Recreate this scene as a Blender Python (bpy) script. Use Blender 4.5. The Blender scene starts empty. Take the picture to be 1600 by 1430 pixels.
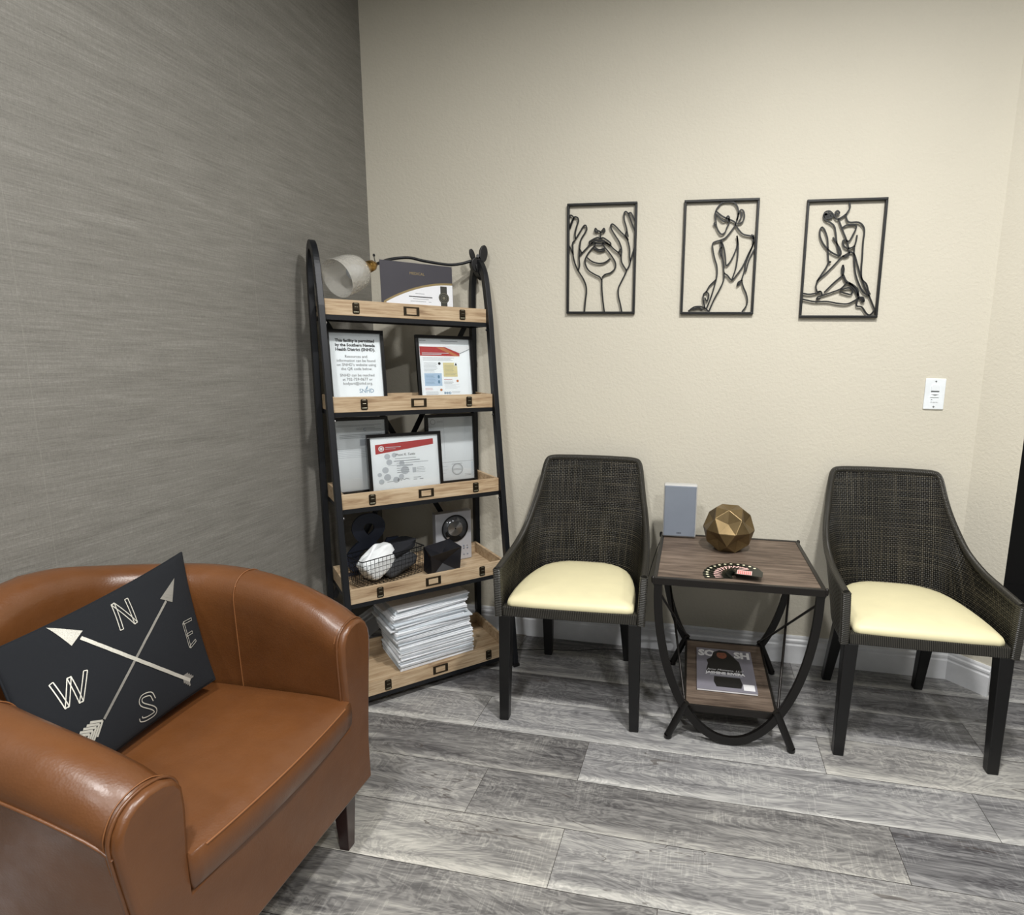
import bpy, bmesh, math, random
from mathutils import Vector, Matrix, Euler
random.seed(7)
PI = math.pi
scene = bpy.context.scene
COL = scene.collection

# ---------------------------------------------------------------- camera
cam_d = bpy.data.cameras.new('camera')
cam = bpy.data.objects.new('camera', cam_d); COL.objects.link(cam)
CH = 1.235
yaw, pit, rol = math.radians(-10.293), math.radians(9.58), math.radians(.936)
fw = Vector((math.sin(yaw)*math.cos(pit), math.cos(yaw)*math.cos(pit), -math.sin(pit)))
rt = Vector((math.cos(yaw), -math.sin(yaw), 0)); up = rt.cross(fw)
r2 = rt*math.cos(rol) + up*math.sin(rol); u2 = -rt*math.sin(rol) + up*math.cos(rol)
m = Matrix((r2, u2, -fw)).transposed().to_4x4(); m.translation = Vector((0, 0, CH))
cam.matrix_world = m
cam_d.sensor_fit = 'HORIZONTAL'; cam_d.sensor_width = 36.0
cam_d.lens = 902.8/1600*36.0
cam_d.shift_x = (800-933.2)/1600
cam_d.clip_start = .02; cam_d.clip_end = 50
scene.camera = cam

# ---------------------------------------------------------------- light
w = bpy.data.worlds.new('world'); scene.world = w; w.use_nodes = True
w.node_tree.nodes['Background'].inputs[0].default_value = (.8, .9, 1, 1)
w.node_tree.nodes['Background'].inputs[1].default_value = .03
CEIL = 2.75
LIGHTS = [(.40, .90, 33, (1, .98, .95)), (1.35, .80, 9, (1, .98, .95)), (-.50, .10, 20, (1, .99, .975)), (.9, -.95, 31, (1, .99, .975)), (-.5, -1.2, 10, (1, .99, .975))]  # unseen ceiling lamps; those behind the camera are added as fill
def area(name, loc, size, power, col, rot=(0, 0, 0), spread=PI, shape='DISK', sy=None):
    d = bpy.data.lights.new(name, 'AREA'); d.shape = shape; d.size = size
    if sy: d.size_y = sy
    d.energy = power; d.color = col; d.spread = spread
    o = bpy.data.objects.new(name, d); COL.objects.link(o); o.location = loc; o.rotation_euler = rot
    return o
for i, (x, y, e, c) in enumerate(LIGHTS):
    area('downlight_lamp', (x, y, CEIL-.03), .16, e, c)
# soft cool fill added behind the camera; the front wall has no window
area('cool_fill', (.6, -1.9, 1.5), 1.8, 2.5, (.78, .89, 1), rot=(PI/2, 0, 0), shape='RECTANGLE', sy=1.6)
vs = scene.view_settings
vs.view_transform = 'Standard'; vs.look = 'None'; vs.gamma = 1; vs.use_curve_mapping = False
vs.exposure = .60

# ---------------------------------------------------------------- materials
def s2l(c):
    return tuple((v/12.92 if v <= .04045 else ((v+.055)/1.055)**2.4) for v in c)
def rgb(r, g, b): return (*s2l((r/255, g/255, b/255)), 1)
class NT:
    def __init__(s, name):
        s.m = bpy.data.materials.new(name); s.m.use_nodes = True; s.t = s.m.node_tree; s.n = s.t.nodes
        s.b = s.n['Principled BSDF']; s.out = s.n['Material Output']
    def add(s, typ, **k):
        n = s.n.new(typ)
        for a, v in k.items():
            if a.startswith('i_'):
                key = a[2:]; key = int(key) if key.isdigit() else key.replace('_', ' ')
                n.inputs[key].default_value = v
            else: setattr(n, a, v)
        return n
    def l(s, a, b): s.t.links.new(a, b)
    def math(s, op, a, b=None, c=None):
        n = s.n.new('ShaderNodeMath'); n.operation = op
        for i, v in enumerate((a, b, c)):
            if v is None: continue
            if isinstance(v, (int, float)): n.inputs[i].default_value = v
            else: s.l(v, n.inputs[i])
        return n.outputs[0]
    def noise(s, vec, scale=5, detail=3, rough=.5, dist=0):
        n = s.add('ShaderNodeTexNoise'); n.inputs['Scale'].default_value = scale; n.inputs['Detail'].default_value = detail
        n.inputs['Roughness'].default_value = rough; n.inputs['Distortion'].default_value = dist
        if vec is not None: s.l(vec, n.inputs['Vector'])
        return n.outputs[0]
    def ramp(s, fac, stops):
        n = s.add('ShaderNodeValToRGB'); e = n.color_ramp.elements
        while len(e) < len(stops): e.new(.5)
        for i, (p, c) in enumerate(stops):
            e[i].position = p; e[i].color = c if len(c) == 4 else (*c, 1)
        s.l(fac, n.inputs[0]); return n.outputs[0]
    def mix(s, f, a, b, mode='MIX'):
        n = s.add('ShaderNodeMix'); n.data_type = 'RGBA'; n.blend_type = mode
        for k, v in ((0, f), (6, a), (7, b)):
            if isinstance(v, (int, float, tuple)): n.inputs[k].default_value = v
            else: s.l(v, n.inputs[k])
        return n.outputs[2]
    def vmap(s, src, sc=(1, 1, 1), rot=(0, 0, 0), loc=(0, 0, 0)):
        n = s.add('ShaderNodeMapping'); n.inputs['Scale'].default_value = sc; n.inputs['Rotation'].default_value = rot
        n.inputs['Location'].default_value = loc; s.l(src, n.inputs['Vector']); return n.outputs[0]
    def bump(s, h, strength=.3, dist=.002):
        n = s.add('ShaderNodeBump'); n.inputs['Strength'].default_value = strength; n.inputs['Distance'].default_value = dist
        s.l(h, n.inputs['Height']); s.l(n.outputs[0], s.b.inputs['Normal']); return n
    def col(s, c):
        if isinstance(c, tuple): s.b.inputs['Base Color'].default_value = c
        else: s.l(c, s.b.inputs['Base Color'])
    def set(s, rough=.5, metal=0, spec=.5, coat=0, coatr=.2):
        s.b.inputs['Roughness'].default_value = rough; s.b.inputs['Metallic'].default_value = metal
        s.b.inputs['Specular IOR Level'].default_value = spec
        s.b.inputs['Coat Weight'].default_value = coat; s.b.inputs['Coat Roughness'].default_value = coatr
    def obj(s): return s.add('ShaderNodeTexCoord').outputs['Object']
    def uv(s): return s.add('ShaderNodeTexCoord').outputs['UV']
M = {}
def plain(name, c, rough=.5, metal=0, spec=.5, grain=0, gs=300, var=.06, coat=0):
    n = NT(name); o = n.obj()
    f = n.noise(o, 14, 4, .6)
    k = n.ramp(f, [(.3, (1-var,)*3), (.7, (1+var,)*3)])
    n.col(n.mix(1.0, c, k, 'MULTIPLY')); n.set(rough, metal, spec, coat)
    if grain: n.bump(n.noise(o, gs, 3, .6), grain, .001)
    M[name] = n.m; return n.m

# painted wall with orange peel texture
def wallpaint(name, c):
    n = NT(name); o = n.obj()
    n.col(n.mix(1.0, c, n.ramp(n.noise(o, 3, 3), [(.3, (.985,)*3), (.7, (1.015,)*3)]), 'MULTIPLY')); n.set(.75, spec=.25)
    h = n.ramp(n.noise(o, 95, 3, .55), [(.35, (0,)*3), (.65, (1,)*3)])
    n.bump(h, .35, .0016); M[name] = n.m
wallpaint('wall_paint', rgb(207, 202, 187)); wallpaint('wall_white', rgb(214, 208, 196))
plain('ceiling_paint', rgb(150, 148, 143), .9, grain=.3, gs=80)
plain('trim_white', rgb(226, 228, 231), .35)
# grasscloth wallpaper
n = NT('wallpaper'); o = n.obj()
st = n.noise(n.vmap(o, (1, 4.5, 120)), 2.2, 5, .62); st2 = n.noise(n.vmap(o, (1, 70, 300)), 2.0, 3, .6); vt = n.noise(n.vmap(o, (1, 330, 26)), 2.0, 3, .6)
big = n.noise(n.vmap(o, (1, 1.6, 16)), 2.3, 4, .6)
f = n.math('ADD', n.math('MULTIPLY', st, .34), n.math('ADD', n.math('MULTIPLY', st2, .24), n.math('ADD', n.math('MULTIPLY', vt, .22), n.math('MULTIPLY', big, .2))))
c = n.ramp(f, [(.34, rgb(98, 96, 91)), (.46, rgb(121, 119, 113)), (.54, rgb(131, 129, 123)), (.68, rgb(156, 154, 148))])
sep = n.add('ShaderNodeSeparateXYZ'); n.l(o, sep.inputs[0])
ss = n.math('ABSOLUTE', n.math('SUBTRACT', n.math('FRACT', n.math('MULTIPLY', n.math('SUBTRACT', sep.outputs[1], 1.69), 1/.675)), .5))
seam = n.math('GREATER_THAN', ss, .4985)
pan = n.math('FLOOR', n.math('MULTIPLY', n.math('SUBTRACT', sep.outputs[1], 1.69-.3375), 1/.675))
c = n.mix(n.math('MULTIPLY', seam, .18), c, rgb(160, 158, 150)); n.col(c); n.set(.6, spec=.4)
n.bump(n.math('ADD', f, n.math('MULTIPLY', seam, .5)), .6, .0015); M['wallpaper'] = n.m
# floor planks
n = NT('plank_floor'); o = n.obj(); at = n.add('ShaderNodeAttribute', attribute_name='plank')
rnd = n.add('ShaderNodeSeparateColor'); n.l(at.outputs['Color'], rnd.inputs[0])
off = n.add('ShaderNodeVectorMath', operation='MULTIPLY_ADD'); n.l(at.outputs['Color'], off.inputs[0]); off.inputs[1].default_value = (31, 17, 9); n.l(o, off.inputs[2])
p = off.outputs[0]
sepu = n.add('ShaderNodeSeparateXYZ'); n.l(n.uv(), sepu.inputs[0]); V = sepu.outputs[1]
g1 = n.noise(n.vmap(p, (.9, 11, 1)), 3.0, 7, .66, .6); g2 = n.noise(n.vmap(p, (5, 120, 1)), 2.0, 4, .7, .4); g3 = n.noise(n.vmap(p, (1, 2.2, 1)), 2.4, 4, .55)
ks = n.noise(n.vmap(p, (1.3, 5, 1)), 2.2, 4, .6, 2.0)
rings = n.math('SINE', n.math('MULTIPLY', ks, 60)); rings = n.math('MULTIPLY_ADD', rings, .5, .5)
saw = n.math('MULTIPLY', n.math('GREATER_THAN', n.noise(n.vmap(p, (95, 7, 1)), 2.0, 3, .6), .57), n.math('GREATER_THAN', n.noise(n.vmap(p, (2.2, 5, 1), loc=(4, 2, 0)), 2.4, 3, .5), .53))
f = n.math('ADD', n.math('MULTIPLY', g1, .5), n.math('ADD', n.math('MULTIPLY', g2, .18), n.math('ADD', n.math('MULTIPLY', g3, .22), n.math('MULTIPLY', rings, .09))))
f = n.math('ADD', f, n.math('MULTIPLY', n.math('SUBTRACT', rnd.outputs[0], .5), .13))
f = n.math('ADD', f, n.math('MULTIPLY', saw, .045))
edge = n.math('MULTIPLY', n.math('GREATER_THAN', n.math('ADD', V, n.math('MULTIPLY', g1, -.22)), -.02), 1)
edge = n.ramp(n.math('SUBTRACT', n.math('MULTIPLY', n.math('SUBTRACT', .36, V), 4.0), n.math('MULTIPLY', g3, 1.5)), [(0, (0,)*3), (.45, (1,)*3)])
f = n.math('ADD', f, n.math('MULTIPLY', edge, .13))
c = n.ramp(f, [(.32, rgb(70, 69, 72)), (.42, rgb(103, 103, 105)), (.52, rgb(136, 136, 137)), (.64, rgb(173, 173, 171)), (.80, rgb(214, 213, 210))])
warm = n.mix(n.math('MULTIPLY', rnd.outputs[1], .5), c, n.mix(1.0, c, (1.05, 1.0, .87, 1), 'MULTIPLY'))
crk = n.noise(n.vmap(p, (1.1, 9, 1), loc=(9, 4, 1)), 2.0, 2, .5, .8); crk = n.math('LESS_THAN', n.math('ABSOLUTE', n.math('SUBTRACT', crk, .5)), .0045)
crk = n.math('MULTIPLY', crk, n.math('GREATER_THAN', n.noise(n.vmap(p, (1.4, 3, 1), loc=(1, 7, 3)), 2, 2), .56))
n.col(n.mix(n.math('MULTIPLY', crk, .6), warm, rgb(70, 62, 58))); n.set(.42, spec=.45)
n.bump(n.math('ADD', g2, n.math('MULTIPLY', g1, .6)), .25, .001); M['plank_floor'] = n.m
plain('groove', rgb(70, 64, 60), .8)
# woods
def wood(name, stops, sc=(1, 1, 1), rough=.55, knots=True, gs=1.0):
    n = NT(name); o = n.vmap(n.obj(), sc)
    g1 = n.noise(n.vmap(o, (3*gs, 40*gs, 40*gs)), 1.6, 6, .65, .8); g2 = n.noise(n.vmap(o, (8*gs, 160*gs, 160*gs)), 1.8, 3, .6); g3 = n.noise(n.vmap(o, (2, 6, 6)), 2.5, 3)
    f = n.math('ADD', n.math('MULTIPLY', g1, .5), n.math('ADD', n.math('MULTIPLY', g2, .25), n.math('MULTIPLY', g3, .25)))
    c = n.ramp(f, stops)
    if knots:
        v = n.add('ShaderNodeTexVoronoi'); v.inputs['Scale'].default_value = 1; n.l(n.vmap(o, (7, 17, 17)), v.inputs['Vector'])
        k = n.ramp(v.outputs[0], [(.05, (1,)*3), (.16, (0,)*3)]); kk = n.math('MULTIPLY', k, n.math('GREATER_THAN', n.noise(o, 6, 1), .54))
        c = n.mix(n.math('MULTIPLY', kk, .65), c, stops[0][1])
    n.col(c); n.set(rough, spec=.35); n.bump(f, .25, .001); M[name] = n.m
wood('tray_wood', [(.35, rgb(122, 96, 72)), (.44, rgb(168, 143, 113)), (.54, rgb(192, 170, 140)), (.68, rgb(212, 194, 166))])
wood('table_wood', [(.36, rgb(52, 42, 36)), (.45, rgb(86, 73, 63)), (.54, rgb(110, 96, 84)), (.68, rgb(140, 124, 110))])
plain('black_metal', rgb(26, 28, 32), .42, .35, grain=.15, gs=400)
plain('black_iron', rgb(20, 18, 17), .36, .3, grain=.1)
plain('table_iron', rgb(38, 35, 33), .36, .5, grain=.1)
plain('bright_bolt', rgb(200, 200, 205), .25, .9)
plain('bronze', rgb(52, 44, 32), .4, .7)
plain('bronze_light', rgb(140, 136, 118), .35, .8)
plain('card_inset', rgb(196, 172, 136), .6)
plain('art_metal', rgb(16, 18, 18), .45, .2)
plain('brass', rgb(176, 140, 78), .28, 1)
plain('black_plastic', rgb(8, 8, 9), .42)
plain('leg_black', rgb(8, 8, 9), .38, grain=.1)
plain('leg_mahogany', rgb(44, 17, 13), .3, coat=.4)
plain('switch_white', rgb(232, 238, 242), .3)
plain('switch_grey', rgb(120, 124, 126), .5)
plain('paper', rgb(246, 249, 252), .7, var=.02)
plain('paper_blue', rgb(214, 222, 228), .7, var=.02)
plain('ink', rgb(40, 42, 46), .7); plain('ink_grey', rgb(138, 142, 148), .7); plain('ink_pale', rgb(196, 200, 206), .7)
plain('ink_red', rgb(176, 44, 46), .6); plain('ink_blue', rgb(176, 200, 224), .6); plain('ink_yellow', rgb(222, 210, 160), .6)
plain('ink_orange', rgb(190, 116, 70), .6); plain('ink_teal', rgb(88, 130, 160), .6)
plain('cert_navy', rgb(52, 50, 60), .55); plain('gold_foil', rgb(150, 132, 88), .4, .5); plain('seal_dark', rgb(56, 56, 50), .45, .3)
plain('frame_black', rgb(7, 7, 9), .3)
plain('seat_vinyl', rgb(226, 218, 178), .5, grain=.12, gs=180, var=.03)
plain('navy_sign', rgb(40, 46, 62), .5, .2)
plain('white_cloth', rgb(244, 249, 251), .8, grain=.3, gs=60)
plain('grey_cloth', rgb(70, 72, 76), .9, grain=.4, gs=120)
plain('dark_cloth', rgb(26, 28, 34), .9, grain=.4, gs=120)
plain('black_faceted', rgb(24, 25, 31), .42)
plain('gold_faceted', rgb(122, 104, 72), .42, .7, var=.22)
plain('player_silver', rgb(186, 188, 194), .38, .3, var=.02)
plain('player_window', rgb(96, 98, 102), .15, .2)
plain('speaker_grille', rgb(128, 136, 148), .75, .1, grain=.5, gs=700, var=.03)
plain('speaker_case', rgb(190, 190, 188), .4)
plain('wire_silver', rgb(150, 140, 128), .3, .5)
plain('bead', rgb(255, 248, 232), .15)
plain('glass_frost_inner', rgb(190, 196, 204), .35)
plain('mag_grey', rgb(128, 126, 136), .35); plain('mag_black', rgb(20, 19, 20), .4); plain('skin', rgb(134, 82, 60), .5); plain('mag_white', rgb(232, 232, 234), .35)
plain('card_black', rgb(20, 24, 18), .35); plain('card_cream', rgb(236, 232, 200), .4); plain('card_pink', rgb(238, 196, 190), .4); plain('card_red', rgb(206, 64, 60), .4)
plain('door_black', rgb(10, 10, 12), .35)
plain('silver_thread', rgb(196, 194, 184), .45, .35, grain=.5, gs=500, var=.15)
plain('silver_thread_dim', rgb(140, 138, 132), .5, .35, grain=.5, gs=500, var=.15)
plain('pillow_navy', rgb(8, 13, 20), .9, grain=.35, gs=500)
plain('stitch', rgb(128, 82, 46), .55)
# leather
n = NT('leather'); o = n.obj()
f = n.noise(o, 5, 4, .6); c = n.ramp(f, [(.3, rgb(94, 57, 29)), (.7, rgb(109, 68, 36))]); n.col(c); n.set(.36, spec=.5, coat=.25, coatr=.3)
v = n.add('ShaderNodeTexVoronoi'); v.inputs['Scale'].default_value = 260; n.l(o, v.inputs['Vector'])
h = n.math('ADD', n.math('MULTIPLY', v.outputs[0], .25), n.math('MULTIPLY', n.noise(o, 22, 3, .55), 1.4)); n.bump(h, .22, .003)
rr = n.ramp(n.noise(o, 30, 3), [(.3, (.3,)*3), (.7, (.44,)*3)]); n.l(rr, n.b.inputs['Roughness']); M['leather'] = n.m
# disc with radial anisotropic sheen
n = NT('spun_disc'); n.col(rgb(214, 216, 218)); n.set(.3, 1); n.b.inputs['Anisotropic'].default_value = .9
tg = n.add('ShaderNodeTangent'); tg.direction_type = 'RADIAL'; tg.axis = 'Y'; n.l(tg.outputs[0], n.b.inputs['Tangent']); M['spun_disc'] = n.m
# wicker weave on UV metres
n = NT('wicker'); uvs = n.add('ShaderNodeSeparateXYZ'); uu = n.uv(); n.l(uu, uvs.inputs[0])
P1, P2 = .0086, .0068
wob = n.math('MULTIPLY', n.math('SUBTRACT', n.noise(n.vmap(uu, (14, 14, 1)), 2, 3), .5), .003)
a = n.math('MULTIPLY', n.math('ADD', uvs.outputs[0], wob), PI/P1); b = n.math('MULTIPLY', n.math('ADD', uvs.outputs[1], wob), PI/P2)
sa, sb = n.math('SINE', a), n.math('SINE', b)
ch = n.math('GREATER_THAN', n.math('MULTIPLY', sa, sb), 0)
ca, cb = n.math('ABSOLUTE', sa), n.math('ABSOLUTE', sb)
h = n.math('ADD', n.math('MULTIPLY', ch, n.math('MULTIPLY', cb, n.math('MULTIPLY_ADD', ca, .4, .6))), n.math('MULTIPLY', n.math('SUBTRACT', 1, ch), n.math('MULTIPLY', ca, n.math('MULTIPLY_ADD', cb, .3, .4))))
vs_ = n.noise(n.vmap(uu, (150, 3, 1)), 1.0, 2, .5); hs_ = n.noise(n.vmap(uu, (3, 190, 1)), 1.0, 2, .5); mx = n.math('MAXIMUM', vs_, hs_)
lite = n.ramp(mx, [(.52, (0,)*3), (.66, (1,)*3)])
c = n.ramp(h, [(.15, rgb(2, 2, 2)), (.5, rgb(15, 14, 12)), (.95, rgb(62, 60, 53))])  # strand highlights and dark gaps put into the colour by weave height
c = n.mix(n.math('MULTIPLY', lite, n.math('MULTIPLY', h, .42)), c, rgb(120, 112, 94)); n.col(c); n.set(.38, spec=.32); n.bump(h, 1.0, .0022); M['wicker'] = n.m
n = NT('wicker_rim'); uvs = n.add('ShaderNodeSeparateXYZ'); n.l(n.uv(), uvs.inputs[0])
h = n.math('ABSOLUTE', n.math('SINE', n.math('MULTIPLY', n.math('ADD', uvs.outputs[0], n.math('MULTIPLY', uvs.outputs[1], .12)), PI/.006)))
n.col(n.ramp(h, [(.1, rgb(12, 11, 10)), (.9, rgb(58, 56, 50))])); n.set(.33, spec=.55); n.bump(h, .8, .0018); M['wicker_rim'] = n.m
# clear pane: real glass look with cheap transmission
def glass(name, tint, rough, fac0, fac1):
    n = NT(name); n.n.remove(n.b)
    tr = n.add('ShaderNodeBsdfTransparent'); tr.inputs[0].default_value = tint
    gl = n.add('ShaderNodeBsdfGlossy'); gl.inputs['Roughness'].default_value = rough; gl.inputs[0].default_value = (1, 1, 1, 1)
    lw = n.add('ShaderNodeFresnel'); lw.inputs[0].default_value = 1.45
    mp = n.math('MULTIPLY_ADD', lw.outputs[0], fac1, fac0)
    mx = n.add('ShaderNodeMixShader'); n.l(mp, mx.inputs[0]); n.l(tr.outputs[0], mx.inputs[1]); n.l(gl.outputs[0], mx.inputs[2]); n.l(mx.outputs[0], n.out.inputs[0])
    M[name] = n.m
glass('pane_glass', (.97, .98, .98, 1), .03, .02, 1.0)
glass('sleeve_film', (.97, .97, .98, 1), .12, .05, 1.0)
# ribbed shade glass (smoky)
n = NT('shade_glass'); n.col(rgb(206, 204, 196)); n.set(.12, spec=.8); n.b.inputs['Alpha'].default_value = .42
o = n.obj(); wv = n.add('ShaderNodeTexVoronoi'); wv.inputs['Scale'].default_value = 90; n.l(o, wv.inputs['Vector']); n.bump(wv.outputs[0], .5, .003); M['shade_glass'] = n.m
n = NT('lamp_glow'); n.b.inputs['Emission Color'].default_value = (1, .93, .83, 1); n.b.inputs['Emission Strength'].default_value = 6; n.col((1, 1, 1, 1)); M['lamp_glow'] = n.m

# ---------------------------------------------------------------- mesh helpers
class MB:
    def __init__(s): s.v = []; s.f = []; s.mi = []; s.uv = {}; s.mats = []; s.X = Matrix.Identity(4); s.sm = []
    def mat(s, name):
        if name not in s.mats: s.mats.append(name)
        return s.mats.index(name)
    def add(s, vs, fs, mat, uvs=None, smooth=False):
        b = len(s.v); s.v += [tuple(s.X @ Vector(v)) for v in vs]; k = s.mat(mat)
        for i, f in enumerate(fs):
            s.f.append([b+j for j in f]); s.mi.append(k); s.sm.append(smooth)
            if uvs: s.uv[len(s.f)-1] = [uvs[j] for j in f]
    def box(s, x0, x1, y0, y1, z0, z1, mat, T=None):
        vs = [(x, y, z) for x in (x0, x1) for y in (y0, y1) for z in (z0, z1)]
        if T: vs = [T(*v) for v in vs]
        s.add(vs, [(0, 1, 3, 2), (4, 6, 7, 5), (0, 4, 5, 1), (2, 3, 7, 6), (0, 2, 6, 4), (1, 5, 7, 3)], mat)
    def hexa(s, bot, top, mat):   # 4 bottom points, 4 top points, same order
        s.add(bot+top, [(3, 2, 1, 0), (4, 5, 6, 7), (0, 1, 5, 4), (1, 2, 6, 5), (2, 3, 7, 6), (3, 0, 4, 7)], mat)
    def grid(s, rows, mat, uvs=None, smooth=True, closed=False, flip=False):
        n, k = len(rows), len(rows[0]); vs = [p for r in rows for p in r]; fs = []
        for i in range(n-1):
            for j in range(k if closed else k-1):
                q = (i*k+j, i*k+(j+1) % k, (i+1)*k+(j+1) % k, (i+1)*k+j); fs.append(q[::-1] if flip else q)
        s.add(vs, fs, mat, [u for r in uvs for u in r] if uvs else None, smooth)
    def sweep(s, path, prof, mat, closed=False, side=None, smooth=True, cap=True, uvw=False):
        """prof: list of (a,b) offsets; a along 'side' direction, b along the other normal"""
        P = [Vector(p) for p in path]; n = len(P); rows = []; U = []
        prev = None; L = 0
        for i in range(n):
            t = (P[(i+1) % n]-P[i-1]) if closed else (P[min(i+1, n-1)]-P[max(i-1, 0)])
            t.normalize()
            if side is not None: sd = Vector(side)
            elif prev is None: sd = Vector((0, 0, 1)) if abs(t.z) < .9 else Vector((1, 0, 0))
            else: sd = prev
            a = (sd - t*sd.dot(t))
            if a.length < 1e-6: a = Vector((1, 0, 0))-t*t.x
            a.normalize(); prev = a; b = t.cross(a)
            if i: L += (P[i]-P[i-1]).length
            rows.append([tuple(P[i]+a*x+b*y) for x, y in prof]); U.append([(L, j*.02) for j in range(len(prof))])
        if closed: rows.append(rows[0]); U.append([(L, j*.02) for j in range(len(prof))])
        s.grid(rows, mat, U if uvw else None, smooth, True)
        if cap and not closed:
            k = len(prof); s.add(rows[0], [tuple(range(k))], mat); s.add(rows[-1], [tuple(range(k))[::-1]], mat)
    def tube(s, path, r, mat, seg=8, closed=False, uvw=False, cap=True):
        s.sweep(path, [(r*math.cos(2*PI*i/seg), r*math.sin(2*PI*i/seg)) for i in range(seg)], mat, closed, uvw=uvw, cap=cap)
    def bar(s, path, wa, wb, mat, side, closed=False):
        s.sweep(path, [(-wa/2, -wb/2), (wa/2, -wb/2), (wa/2, wb/2), (-wa/2, wb/2)], mat, closed, side, smooth=False)
    def lathe(s, prof, mat, seg=32, T=None, smooth=True):
        rows = []
        for r, z in prof:
            row = [(r*math.cos(2*PI*i/seg), r*math.sin(2*PI*i/seg), z) for i in range(seg)]
            rows.append([T @ Vector(p) for p in row] if T else row)
        s.grid(rows, mat, smooth=smooth, closed=True)
    def prism(s, poly, y0, y1, mat, T=None):     # poly in x,z extruded over y
        k = len(poly); a = [(x, y0, z) for x, z in poly]; b = [(x, y1, z) for x, z in poly]
        if T: a = [T(*p) for p in a]; b = [T(*p) for p in b]
        s.add(a+b, [tuple(range(k)), tuple(range(k, 2*k))[::-1]]+[(i, i+k, (i+1) % k+k, (i+1) % k) for i in range(k)], mat)
    def text(s, txt, size, mat, x, z, y, align='CENTER', bold=0, sx=1, shear=0, T=None):
        cu = bpy.data.curves.new('t', 'FONT'); cu.body = txt; cu.size = size; cu.align_x = align; cu.offset = bold; cu.shear = shear
        cu.resolution_u = 2
        ob = bpy.data.objects.new('t', cu); me = bpy.data.meshes.new_from_object(ob)
        vs = [(x+v.co.x*sx, y, z+v.co.y) for v in me.vertices]
        if T: vs = [T(*v) for v in vs]
        s.add(vs, [tuple(p.vertices) for p in me.polygons], mat)
        bpy.data.objects.remove(ob); bpy.data.curves.remove(cu); bpy.data.meshes.remove(me)
    def build(s, name, parent=None, bevel=0, seg=2, auto=None, solid=0, sub=0):
        me = bpy.data.meshes.new(name); me.from_pydata(s.v, [], s.f); me.validate(clean_customdata=False)
        for k in s.mats: me.materials.append(M[k])
        ok = len(me.polygons) == len(s.f)
        for i, p in enumerate(me.polygons):
            if ok: p.material_index = s.mi[i]; p.use_smooth = s.sm[i]
        if s.uv and ok:
            ul = me.uv_layers.new(name='UVMap')
            for p in me.polygons:
                if p.index in s.uv:
                    for li, c in zip(p.loop_indices, s.uv[p.index]): ul.data[li].uv = c
        me.update()
        o = bpy.data.objects.new(name, me); COL.objects.link(o)
        if parent: o.parent = parent
        if solid:
            q = o.modifiers.new('solid', 'SOLIDIFY'); q.thickness = solid; q.offset = 0
        if bevel:
            q = o.modifiers.new('bevel', 'BEVEL'); q.width = bevel; q.segments = seg; q.limit_method = 'ANGLE'; q.angle_limit = math.radians(40)
        if sub:
            q = o.modifiers.new('sub', 'SUBSURF'); q.levels = sub; q.render_levels = sub
        return o
def tag(o, label=None, cat=None, group=None, kind=None):
    if label: o['label'] = label
    if cat: o['category'] = cat
    if group: o['group'] = group
    if kind: o['kind'] = kind
    return o
def empty(name, loc=(0, 0, 0), rot=(0, 0, 0)):
    o = bpy.data.objects.new(name, None); COL.objects.link(o); o.location = loc; o.rotation_euler = rot; o.empty_display_size = .05
    return o
def thing(name, label, cat, loc=(0, 0, 0), rot=(0, 0, 0), group=None): return tag(empty(name, loc, rot), label, cat, group)
def B(name, args, mat, parent=None, bevel=0):
    q = MB(); q.box(*args, mat); return q.build(name, parent, bevel)
def kids(o): return [c for c in COL.objects if c.parent == o]
def copy_tree(o, parent=None):
    c = o.copy(); COL.objects.link(c); c.parent = parent
    for ch in kids(o): copy_tree(ch, c)
    return c
def crom(pts, n=6, closed=False):
    P = [Vector(p) for p in pts]; N = len(P); out = []
    for i in range(N if closed else N-1):
        p1, p2 = P[i], P[(i+1) % N]
        p0 = P[i-1] if (closed or i > 0) else p1*2-p2
        p3 = P[(i+2) % N] if (closed or i+2 < N) else p2*2-p1
        for k in range(n):
            t = k/n
            out.append(.5*((2*p1)+(p2-p0)*t+(2*p0-5*p1+4*p2-p3)*t*t+(3*p1-p0-3*p2+p3)*t**3))
    if not closed: out.append(P[-1])
    return out
def hermite(keys, t):
    """keys: list of (t, tuple)"""
    n = len(keys)
    for i in range(n-1):
        if t <= keys[i+1][0] or i == n-2: break
    t0, t1 = keys[i][0], keys[i+1][0]; h = t1-t0; u = min(max((t-t0)/h, 0), 1)
    def tan(j):
        if j == 0 or j == n-1:
            a, b = (0, 1) if j == 0 else (n-2, n-1)
        else: a, b = j-1, j+1
        return [(q-p)/(keys[b][0]-keys[a][0]) for p, q in zip(keys[a][1], keys[b][1])]
    m0, m1 = tan(i), tan(i+1)
    return tuple((2*u**3-3*u*u+1)*a+(u**3-2*u*u+u)*h*c+(-2*u**3+3*u*u)*b+(u**3-u*u)*h*d for a, b, c, d in zip(keys[i][1], keys[i+1][1], m0, m1))
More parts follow.
